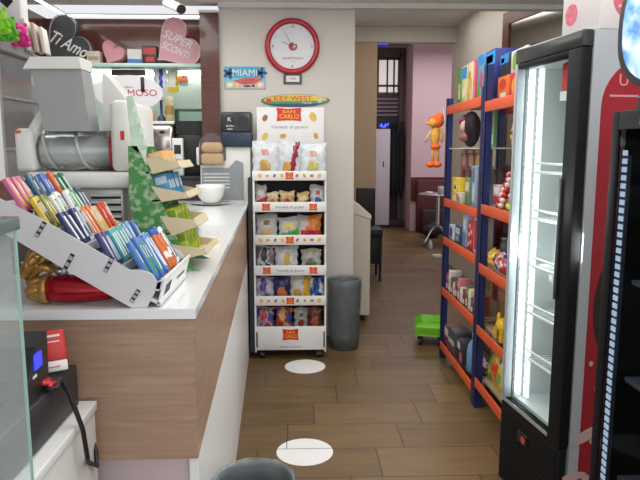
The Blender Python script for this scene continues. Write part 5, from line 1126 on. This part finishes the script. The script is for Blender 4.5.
# local x runs from the far front corner towards the camera, local -y faces the aisle
fr = thing('drinks_fridge', 'tall lit drinks fridge with black frame and glass door', 'fridge', FP, ANG-PI/2)
FBK = mt((14, 15, 17), 0.65, var=0.08); FBK.node_tree.nodes['Principled BSDF'].inputs['Specular IOR Level'].default_value = 0.25; FWH = mt((222, 226, 226), 0.4, var=0.02); FGR = mt((176, 182, 186), 0.4, var=0.03)
MB().box((0.0, 0.045, 0.08), (0.02, FD, FH)).build('side_panel', FGR, fr)
sp_ = MB().box((FWD-0.02, 0.045, 0.08), (FWD, FD, FH)).build('side_panel', FGR, fr)
MB().box((0.02, FD-0.03, 0.08), (FWD-0.02, FD, FH)).build('back_panel', FGR, fr)
MB().box((0.02, FD-0.045, 0.42), (FWD-0.02, FD-0.03, FH-0.075)).build('inner_back', mt((190, 198, 198), 0.4, var=0.02), fr)
MB().box((0.02, 0.05, 0.42), (0.026, FD-0.045, FH-0.075)).build('inner_side', FWH, fr)
MB().box((FWD-0.026, 0.05, 0.42), (FWD-0.02, FD-0.045, FH-0.075)).build('inner_side', FWH, fr)
MB().box((0.02, 0.045, FH-0.02), (FWD-0.02, FD-0.03, FH)).build('top_panel', FGR, fr)
MB().box((0.02, 0.05, FH-0.075), (FWD-0.02, FD-0.045, FH-0.058)).build('inner_ceiling', FWH, fr)
MB().box((0.02, 0.05, 0.405), (FWD-0.02, FD-0.045, 0.42)).build('inner_floor', FWH, fr)
MB().box((0.02, 0.03, 0.02), (FWD-0.02, FD-0.05, 0.404)).build('compressor_box', FBK, fr)
for x in (0.05, FWD-0.05):
    for y in (0.08, FD-0.08): MB().cyl((x, y, 0), (x, y, 0.08), 0.02, n=12).build('foot', BLACK, fr)
MB().rbox((0.0, 0.0, FH-0.058), (FWD, 0.045, FH), 0.006).build('header_panel', mt((52, 54, 55), 0.25, 0.0, var=0.05), fr)
dr = MB(); z0, z1 = 0.395, FH-0.060
MB().rbox((0.0, 0.0, z0), (0.018, 0.04, z1), 0.004).build('hinge_stile', FGR, fr)
dr.rbox((FWD-0.082, 0.0, z0), (FWD, 0.04, z1), 0.004).rbox((0.022, 0.0, z0), (FWD-0.082, 0.04, z0+0.02), 0.003).rbox((0.022, 0.0, z1-0.02), (FWD-0.082, 0.04, z1), 0.003)
door = dr.build('door_frame', FBK, fr)
MB().box((0.018, -0.0015, z0+0.012), (0.03, 0.0, z1-0.01)).box((0.03, -0.0015, z0+0.01), (FWD-0.083, 0.0, z0+0.026)).build('silver_trim', mt((196, 202, 204), 0.3, 0.6), door)
MB().box((0.022, 0.012, z0+0.02), (FWD-0.082, 0.017, z1-0.02)).build('door_glass', glass_mat('door_glass', (0.95, 0.98, 0.97), 0.015, 0.02), door)
MB().rbox((FWD-0.080, -0.012, 0.95), (FWD-0.068, -0.0005, 1.40), 0.004).build('handle', mt((70, 74, 78), 0.35), door)
gl = MB().rbox((0.0, 0.004, 0.03), (FWD, 0.03, 0.392), 0.004)
for k in range(16): gl.box((0.02, 0.0, 0.05+k*0.021), (FWD-0.02, 0.004, 0.06+k*0.021))
gr_ = gl.build('grille', FBK, fr)
MB().rbox((FWD*0.36, -0.004, 0.285), (FWD*0.52, 0.0, 0.335), 0.002).build('badge', mt((18, 18, 20), 0.3), gr_)
MB().disc((FWD*0.46, -0.0045, 0.305), 0.018, 0.016, mi=0).build('red_mark', mt((190, 60, 70), 0.4), gr_)
for i, (x, y) in enumerate(((0.036, 0.055), (0.075, 0.075))):
    l_ = MB().box((x-0.012, y, 0.43), (x+0.012, y+0.012, FH-0.08)).build('light_bar', mt((236, 242, 244), 0.4, var=0, emit=0.9), fr)
    m = MB()
    for k in range(45): m.cyl((x, y-0.003, 0.45+k*0.031), (x, y, 0.45+k*0.031), 0.008, n=8)
    m.build('lamps', mt((244, 250, 255), 0.4, var=0, emit=7), l_)
SH = [0.62, 0.82, 1.02, 1.22, 1.41]
WR = mt((240, 242, 242), 0.35, var=0)
for z in SH:
    m = MB()
    for y in (0.06, FD-0.07): m.cyl((0.10 if y < 0.1 else 0.03, y, z), (FWD-0.03, y, z), 0.0065, n=6)
    m.cyl((0.10, 0.06, z+0.035), (FWD-0.03, 0.06, z+0.035), 0.0055, n=6)
    for k in range(15): x = 0.10+k*(FWD-0.14)/14; m.cyl((x, 0.06, z), (x, FD-0.07, z), 0.0036, n=5)
    m.build('wire_shelf', WR, fr)
m = MB()
for k in range(26): m.box((0.04, FD-0.052, 0.46+k*0.05), (FWD-0.04, FD-0.0455, 0.464+k*0.05))
m.build('rear_ribs', mt((140, 150, 152), 0.4), fr)
MB().rbox((0.27, 0.05, FH-0.19), (0.388, 0.10, FH-0.085), 0.01).box((0.27, 0.049, FH-0.225), (0.388, 0.10, FH-0.191), 1).build('hanging_red_unit', [mt((216, 50, 46), 0.4), WHITE], fr)
# red side graphic with arched top
X = FWD+0.0002
def spt(y, z): return (X, y, z)
arch_ = [spt(0.085, 0.085), spt(FD-0.01, 0.085), spt(FD-0.01, FH-0.09)]+[spt(0.085+0.17*(1-math.cos(a))*1.0, FH-0.26+0.17*math.sin(a)) for a in [PI/2-k*PI/16 for k in range(9)]]
g = MB().prism(arch_, (0.0012, 0, 0)).build('red_graphic', mt((160, 22, 40), 0.45, var=0.05), fr)
text('U', 0.04, mt((206, 150, 156), 0.5), g, (X+0.0016, 0.165, FH-0.17), 'logo_letter', rot=(PI/2, 0, PI/2))
MB().box((X+0.0012, 0.115, FH-0.225), (X+0.0018, 0.225, FH-0.218)).build('logo_line', mt((206, 150, 156), 0.5), g)
for (y, z, ry, rz2, ro) in ((0.16, 0.44, 0.06, 0.022, 0.5), (0.22, 0.40, 0.05, 0.02, -0.4), (0.12, 0.28, 0.05, 0.015, 0.1), (0.2, 0.25, 0.06, 0.018, -0.5), (0.25, 0.33, 0.02, 0.045, 0.2), (0.2, 0.62, 0.02, 0.02, 0), (0.16, 0.72, 0.008, 0.01, 0), (0.27, 1.18, 0.012, 0.02, 0.3)):
    MB().disc((X+0.0014, y-0.05, z), ry, rz2, 'YZ', 18, 0, -0.0008, ro).build('splash_print', mt((206, 176, 176), 0.5), g)
MB().disc((X+0.0013, 0.19, 0.93), 0.085, 0.20, 'YZ', 30, 0, -0.0006, 0.0).build('dark_print', mt((44, 22, 24), 0.5), g)
# goods in the fridge
def fl(x, y, z): return fr.matrix_basis @ Vector((x, y, z))
bpy.context.view_layer.update()
M_ = Matrix.Translation(FP) @ Matrix.Rotation(ANG-PI/2, 4, 'Z')
def infr(nm, lab, cat, x, y, z, mb, mats, rz=0):
    p = M_ @ Vector((x, y, z)); return tag(mb.build(nm, mats, None, p, (0, 0, ANG-PI/2+rz)), lab, cat)
bag('food_pack', 'pinkish meat pack on the lowest wire shelf of the fridge', 'food pack', M_ @ Vector((0.36, 0.15, SH[0]+0.006)), (0.13, 0.10, 0.06), [mt((200, 150, 140), 0.3, var=0.2, scale=30), mt((170, 70, 60), 0.3), mt((226, 220, 214), 0.3)], A_center, rz=ANG-PI/2, tilt=0.5, seed=61)
bag('food_pack', 'green salad pack on the second wire shelf of the fridge', 'food pack', M_ @ Vector((0.36, 0.15, SH[1]+0.006)), (0.15, 0.10, 0.05), [mt((196, 206, 180), 0.3, var=0.2, scale=30), mt((150, 170, 90), 0.3), mt((226, 226, 200), 0.3)], A_spot, rz=ANG-PI/2, tilt=0.5, seed=62)
infr('price_card', 'small blue and white card on the third wire shelf of the fridge', 'card', 0.33, 0.13, SH[2]+0.006, MB().rbox((-0.04, -0.03, 0), (0.04, 0.03, 0.03), 0.004, 0).box((-0.02, -0.031, 0.006), (0.03, -0.0295, 0.022), 1), [FWH, mt((70, 130, 190), 0.4)])
bag('food_pack', 'clear crumpled wrapper on the fourth wire shelf of the fridge', 'food pack', M_ @ Vector((0.35, 0.13, SH[3]+0.006)), (0.15, 0.06, 0.04), [mt((176, 172, 160), 0.35, var=0.2, scale=30), mt((170, 150, 130), 0.3), mt((196, 196, 190), 0.3)], A_center, rz=ANG-PI/2, tilt=0.3, seed=63)
l = bpy.data.lights.new('fridge_light', 'AREA'); l.shape = 'RECTANGLE'; l.size = 0.05; l.size_y = 1.5; l.energy = 2.2; l.color = (0.93, 0.98, 1)
o = bpy.data.objects.new('fridge_light', l); COL.objects.link(o); o.location = M_ @ Vector((0.09, 0.115, 1.05))
d = (M_.to_3x3() @ Vector((0.75, 0.65, 0))); o.rotation_euler = d.to_track_quat('-Z', 'Z').to_euler()

l = bpy.data.lights.new('fridge_spill_light', 'AREA'); l.shape = 'RECTANGLE'; l.size = 0.10; l.size_y = 1.3; l.energy = 5; l.color = (0.95, 0.98, 1)
o = bpy.data.objects.new('fridge_spill_light', l); COL.objects.link(o); o.location = M_ @ Vector((0.10, 0.050, 1.1))
d = (M_.to_3x3() @ Vector((0.0, -1, 0))); o.rotation_euler = d.to_track_quat('-Z', 'Z').to_euler()
PKP = mt((206, 96, 116), 0.5, var=0.25, scale=60)
# white carton with pink print on the fridge
cx = thing('carton', 'white carton with pink round prints on top of the fridge', 'carton', M_ @ Vector((0.36, 0.30, FH+0.0005)), ANG-PI/2)
MB().rbox((-0.12, -0.24, 0), (0.115, 0.24, 0.34), 0.004).build('box', mt((214, 208, 206), 0.6, var=0.03), cx)
for (y, z, r) in ((-0.12, 0.105, 0.075), (0.10, 0.22, 0.06)): MB().disc((0.1152, y, z), r, r, 'YZ', 26, 0, -0.0008).build('pink_print', PKP, cx)
for (x, z, r) in ((-0.06, 0.08, 0.038),): MB().disc((x, -0.2402, z), r, r, 'XZ', 26).build('pink_print', PKP, cx)
pm = MB()
for k in range(14): a_ = k*2.4; pm.disc((0.1162, -0.12+0.016*math.sqrt(k)*math.cos(a_), 0.105+0.016*math.sqrt(k)*math.sin(a_)), 0.007, 0.005, 'YZ', 8, 0, -0.0006, a_)
pm.build('pale_flecks', mt((226, 170, 160), 0.5), cx)

# ------------------------------------------------------------------ near black cooler with rounded blue sign
CX, CY0, CY1 = 0.872, 1.10, 1.73
co = thing('drinks_cooler', 'near black glass front cooler with rounded blue picture sign at right edge', 'fridge', (CX, (CY0+CY1)/2, 0))
hy = (CY1-CY0)/2; HZ = 1.605; D_ = 0.36
MB().box((0.03, hy-0.02, 0.03), (D_, hy, HZ)).build('side_panel', FBK, co)
MB().box((0.03, -hy, 0.03), (D_, -hy+0.02, HZ)).build('side_panel', FBK, co)
MB().box((D_-0.02, -hy+0.02, 0.03), (D_, hy-0.02, HZ)).build('back_panel', mt((110, 118, 124), 0.5), co)
MB().box((0.03, -hy+0.02, HZ-0.02), (D_-0.02, hy-0.02, HZ)).build('top_panel', FBK, co)
MB().box((0.03, -hy+0.02, 0.03), (D_-0.02, hy-0.02, 0.2)).build('base', FBK, co)
for x in (0.06, D_-0.06):
    for y in (-hy+0.06, hy-0.06): MB().cyl((x, y, 0), (x, y, 0.03), 0.02, n=10).build('foot', BLACK, co)
m = MB()
for lo, hi in (((0, hy-0.035, 0.03), (0.012, hy, HZ)), ((0, -hy, 0.03), (0.012, -hy+0.035, HZ)), ((0, -hy+0.035, HZ-0.05), (0.012, hy-0.035, HZ)), ((0, -hy+0.035, 0.03), (0.012, hy-0.035, 0.22))): m.rbox(lo, hi, 0.003)
dd = m.build('door_frame', FBK, co)
MB().box((0.004, -hy+0.035, 0.22), (0.007, hy-0.035, HZ-0.05)).build('door_glass', glass_mat('dark_glass', (0.72, 0.76, 0.80), 0.04, 0.02), dd)
lb = MB().box((0.018, hy-0.066, 0.25), (0.028, hy-0.034, HZ-0.12)).build('light_bar', mt((90, 96, 104), 0.4), co)
m = MB()
for k in range(55): m.box((0.0150, hy-0.062, 0.27+k*0.0225), (0.018, hy-0.040, 0.27+k*0.0225+0.014))
m.build('lamps', mt((196, 208, 224), 0.4, var=0, emit=0.9), lb)
for z in (0.55, 0.85, 1.13): MB().box((0.05, -hy+0.03, z), (D_-0.03, hy-0.07, z+0.012)).build('shelf', mt((120, 126, 132), 0.4), co)
MB().box((-0.001, 0.12, HZ-0.04), (0.0, 0.17, HZ-0.01)).build('white_label', WHITE, dd)
# rounded illuminated sign
zc, sy, sz = HZ+0.035+0.178, 0.315, 0.178
neck = MB().rbox((0.05, -0.2, HZ), (0.25, 0.29, HZ+0.04), 0.006).build('sign_neck', BLACK, co)
def sup(f, n=44, e=2.6):
    P = []
    for k in range(n):
        t_ = 2*PI*k/n; c, s_ = math.cos(t_), math.sin(t_)
        P.append((0, f*sy*math.copysign(abs(c)**(2/e), c), zc+f*sz*math.copysign(abs(s_)**(2/e), s_)))
    return P
sgn = MB().prism([(0.0, y, z) for x, y, z in sup(1)], (0.24, 0, 0)).build('sign_box', BLACK, co)
def ice_mat():
    m = bpy.data.materials.new('backlit_ice_picture'); m.use_nodes = True; nt = m.node_tree; b = nt.nodes['Principled BSDF']
    tc = nt.nodes.new('ShaderNodeTexCoord'); n = nt.nodes.new('ShaderNodeTexNoise'); n.inputs['Scale'].default_value = 7; n.inputs['Detail'].default_value = 6; n.inputs['Distortion'].default_value = 1.2
    r = nt.nodes.new('ShaderNodeValToRGB'); cr = r.color_ramp
    cr.elements[0].position = 0.34; cr.elements[0].color = tuple(lin(c) for c in (30, 84, 170))+(1,)
    cr.elements[1].position = 0.62; cr.elements[1].color = tuple(lin(c) for c in (222, 232, 244))+(1,)
    e = cr.elements.new(0.47); e.color = tuple(lin(c) for c in (130, 180, 230))+(1,)
    nt.links.new(tc.outputs['Object'], n.inputs[0]); nt.links.new(n.outputs['Fac'], r.inputs[0])
    nt.links.new(r.outputs[0], b.inputs['Base Color']); nt.links.new(r.outputs[0], b.inputs['Emission Color']); b.inputs['Emission Strength'].default_value = 0.55; b.inputs['Roughness'].default_value = 0.2
    return m
pic = MB().prism([(-0.0005, y, z) for x, y, z in sup(0.90)], (-0.004, 0, 0)).build('picture', ice_mat(), sgn)
bp = MB().disc((-0.0046, 0.08, zc-0.02), 0.06, 0.1, 'YZ', 24, 1, 0.001)
bp.build('picture_shapes', [mt((190, 210, 236), 0.3, emit=0.4), mt((226, 190, 120), 0.3, emit=0.4), mt((24, 56, 120), 0.3, emit=0.25)], pic)

# ------------------------------------------------------------------ the passage and back room
p = onz(364, 286, 0)
fz = thing('chest_freezer', 'cream chest cabinet with sloping top behind the clock wall', 'freezer', (0.435, 5.75, 0))
FRM = mt((206, 198, 180), 0.4, var=0.02); z1 = at(366, 209, 5.8).z; z2 = at(357, 201, 6.0).z
wx = at(366.5, 240, 5.6).x-0.435
MB().prism([(0, -0.45, 0.06), (wx, -0.45, 0.06), (wx, -0.45, z1-0.04), (0, -0.45, z1+0.02)], (0, 1.2, 0)).build('body', FRM, fz)
MB().prism([(0, -0.46, z1+0.021), (wx+0.006, -0.46, z1-0.039), (wx+0.006, -0.46, z1-0.005), (0, -0.46, z2+0.05)], (0, 1.22, 0)).build('lid', mt((220, 212, 196), 0.35), fz)
MB().rbox((wx+0.001, -0.2, 0.5), (wx+0.03, -0.1, 0.54), 0.006).build('handle', WHITE, fz)
for y in (-0.4, 0.7): MB().cyl((wx-0.06, y, 0), (wx-0.06, y, 0.06), 0.02, n=10).build('foot', BLACK, fz)
# dark chair
YCH = 7.2
chx = at(370, 230, YCH).x
c = thing('dark_chair', 'black high backed chair against the tan wall in the passage', 'chair', (chx, YCH, 0))
CHB = mt((36, 34, 38), 0.6, var=0.15); ws = 0.10
bx0, bx1 = at(356, 200, YCH+0.2).x-chx, at(375, 200, YCH+0.2).x-chx
sz_ = at(370, 227, YCH).z
MB().rbox((bx0, 0.16, sz_-0.02), (bx1, 0.22, at(365, 188, YCH+0.2).z), 0.015).build('backrest', CHB, c)
MB().rbox((bx0, -0.22, sz_-0.09), (bx1+0.045, 0.16, sz_), 0.02).build('seat', CHB, c)
MB().rbox((bx0+0.02, -0.2, 0.2), (bx1+0.035, 0.15, sz_-0.09), 0.01).build('apron', mt((30, 28, 32), 0.6), c)
for x in (bx0+0.02, bx1+0.02):
    for y in (-0.19, 0.17): MB().cyl((x, y, 0), (x, y, sz_-0.08), 0.016, 0.022, n=10).build('leg', CHB, c)
# white locker in the corridor
YL_ = 11.9
a0, a1 = at(377, 226, YL_), at(390.5, 129, YL_)
lk = thing('white_locker', 'tall white locker standing in the far corridor', 'locker', ((a0.x+a1.x)/2-0.02, YL_+0.15, 0))
hw_ = (a1.x-a0.x)/2+0.02
MB().rbox((-hw_, -0.15, 0.06), (hw_, 0.15, a1.z), 0.008).build('body', mt((196, 192, 204), 0.5, var=0.03), lk)
MB().box((-hw_+0.01, -0.148, 0), (hw_-0.01, 0.15, 0.06)).build('plinth', BLACK, lk)
MB().rbox((-0.0, -0.158, a1.z*0.62), (0.02, -0.1502, a1.z*0.68), 0.003).build('handle', BLACK, lk)
BLUE_E = mt((50, 70, 255), 0.4, var=0, emit=3.0)
p0 = thing('blue_neon', 'blue neon sign on top of the white locker', 'light', ((a0.x+a1.x)/2, YL_+0.05, a1.z+0.0005))
MB().rbox((-0.09, -0.03, 0), (0.09, 0.03, 0.02), 0.004).build('base', BLACK, p0)
m = MB().tube([(-0.08, 0, 0.05), (-0.05, 0, 0.10), (-0.03, 0, 0.05), (0.0, 0, 0.03), (0.03, 0, 0.10), (0.06, 0, 0.06), (0.085, 0, 0.11)], 0.014, 8).cyl((-0.05, 0, 0.015), (-0.05, 0, 0.1), 0.005, n=6).cyl((0.03, 0, 0.015), (0.03, 0, 0.1), 0.005, n=6)
m.build('neon_tube', BLUE_E, p0)
a, b = at(378, 44.5, 8.35), at(411, 41.5, 8.35)
lb = thing('light_box', 'dark strip with a blue lit end at the top of the passage opening', 'light', ((a.x+b.x)/2, 8.4, at(390, 44.5, 8.35).z))
w2 = (b.x-a.x)/2; zt3 = at(400, 40, 11.5).z-at(390, 44.5, 8.35).z
MB().rbox((-w2, -0.05, 0), (w2, 0.05, zt3-0.001), 0.004).build('housing', BLACK, lb)
MB().box((-w2, -0.052, 0.001), (-w2+0.14, -0.0495, 0.05)).build('blue_lamp', BLUE_E, lb)
# dark hanging coats / plants beside the locker
p = at(397, 215, 12.0)
t = thing('hanging_coats', 'dark clothes hanging beside the white locker in the corridor', 'clothes', (at(397, 200, 12.1).x, 12.15, 0))
m = MB()
for k in range(3): m.ell((-0.08+0.08*k, 0.03*math.sin(k*2), 1.3), (0.06, 0.07, 0.75), n=16)
m.build('coats', mt((30, 34, 38), 0.9, var=0.5, scale=20), t)
MB().cyl((-0.12, 0, 2.03), (0.12, 0, 2.03), 0.01, n=8).build('rail', BLACK, t)
cb2 = tag(MB().rbox((-0.14, -0.1, 0), (0.14, 0.1, 0.14), 0.006).build('storage_box', mt((44, 38, 44), 0.6), None, (at(396, 225, 12.05).x, 12.12, 0)), 'low dark box at the corridor end', 'box')

# bistro table
YT = 9.7
tb = thing('bistro_table', 'round silver metal cafe table in the back room', 'table', (at(437, 240, YT).x, YT, 0))
zt4 = at(437, 193.5, YT).z
MB().lathe((0, 0, zt4-0.03), [(0.02, 0), (0.30, 0), (0.31, 0.01), (0.31, 0.026), (0.30, 0.03), (0.001, 0.03)], 40).build('tabletop', mt((176, 178, 184), 0.3, 0.8, var=0.05), tb)
MB().cyl((0, 0, 0.30), (0, 0, zt4-0.03), 0.032, n=16).build('column', STEEL, tb)
for k in range(4):
    a_ = k*PI/2+0.5; d = Vector((math.cos(a_), math.sin(a_), 0))
    MB().tube([d*0.02+Vector((0, 0, 0.32)), d*0.12+Vector((0, 0, 0.25)), d*0.24+Vector((0, 0, 0.08)), d*0.29+Vector((0, 0, 0.016))], 0.016, 10).build('leg', STEEL, tb)
for lab, dx, dy, r, h, c in (('grey tin in the middle of the silver cafe table', 0.02, -0.1, 0.05, 0.12, (170, 166, 172)), ('pale cup at the right of the silver cafe table', 0.16, 0.0, 0.04, 0.09, (206, 200, 206)), ('small white saucer stack on the silver cafe table', -0.15, -0.03, 0.06, 0.03, (210, 206, 210))):
    tag(MB().lathe((0, 0, 0), [(r*0.9, 0), (r, 0.004), (r, h), (r*0.9, h), (r*0.85, h*0.4), (0.001, h*0.4)], 18).build('table_tin' if 'tin' in lab else ('cup' if 'cup' in lab else 'saucers'), mt(c, 0.4), None, (tb.location.x+dx, YT+dy, zt4+0.0005)), lab, 'tableware')
# dark bench by the pink wall
bn = thing('bench', 'dark red upholstered bench along the pink wall behind the cafe table', 'bench', (3.1, 11.2, 0))
MB().rbox((-0.9, -0.25, 0.06), (1.0, 0.05, 0.44), 0.02).build('seat', mt((52, 30, 36), 0.6, var=0.1), bn)
MB().rbox((-0.95, 0.06, 0.0), (1.0, 0.2, at(425, 180, 11.26).z), 0.02).build('backrest', mt((84, 32, 40), 0.6, var=0.1), bn)
for x in (-0.85, 0.95): MB().cyl((x, -0.18, 0), (x, -0.18, 0.06), 0.03, n=10).build('foot', BLACK, bn)
def chair_metal(x, y, rz, lab):
    t = thing('metal_chair', lab, 'chair', (x, y, 0), rz)
    MB().rbox((-0.2, -0.2, 0.43), (0.2, 0.2, 0.45), 0.008).build('seat', mt((140, 142, 150), 0.3, 0.7), t)
    for sx in (-0.19, 0.19):
        MB().tube([(sx, -0.19, 0), (sx, -0.18, 0.43)], 0.011, 8).build('leg', STEEL, t)
        MB().tube([(sx, 0.21, 0), (sx, 0.19, 0.43), (sx, 0.22, 0.78)], 0.011, 8).build('leg', STEEL, t)
    MB().rbox((-0.19, 0.2, 0.6), (0.19, 0.225, 0.78), 0.006).build('backrest', mt((140, 142, 150), 0.3, 0.7), t)
chair_metal(tb.location.x+0.42, 9.95, -1.3, 'silver metal chair beside the cafe table in the back room')
bgp = onz(418, 233, 0)
t = tag(MB().ell((0, 0, 0.12), (0.16, 0.12, 0.12)).ell((0.05, 0.02, 0.2), (0.09, 0.08, 0.08)).build('dark_bag', mt((32, 30, 34), 0.7, var=0.3, scale=12), None, (bgp.x+0.12, 10.55, 0)), 'dark bag on the floor under the cafe table', 'bag')
p = onz(436, 258, 0)
tag(MB().rbox((-0.06, -0.05, 0), (0.06, 0.05, 0.05), 0.01).build('paper_pack', mt((190, 200, 190), 0.6), None, (p.x+0.01, p.y, 0)), 'small white pack on the floor past the shelving', 'pack')
p = onz(433, 252, 0)
tag(MB().lathe((0, 0, 0), [(0.03, 0), (0.035, 0.01), (0.035, 0.09), (0.02, 0.11), (0.02, 0.13), (0.001, 0.132)], 14).build('plastic_bottle', mt((170, 186, 180), 0.3), None, (p.x+0.02, p.y+0.3, 0)), 'pale plastic bottle on the floor past the shelving', 'bottle')
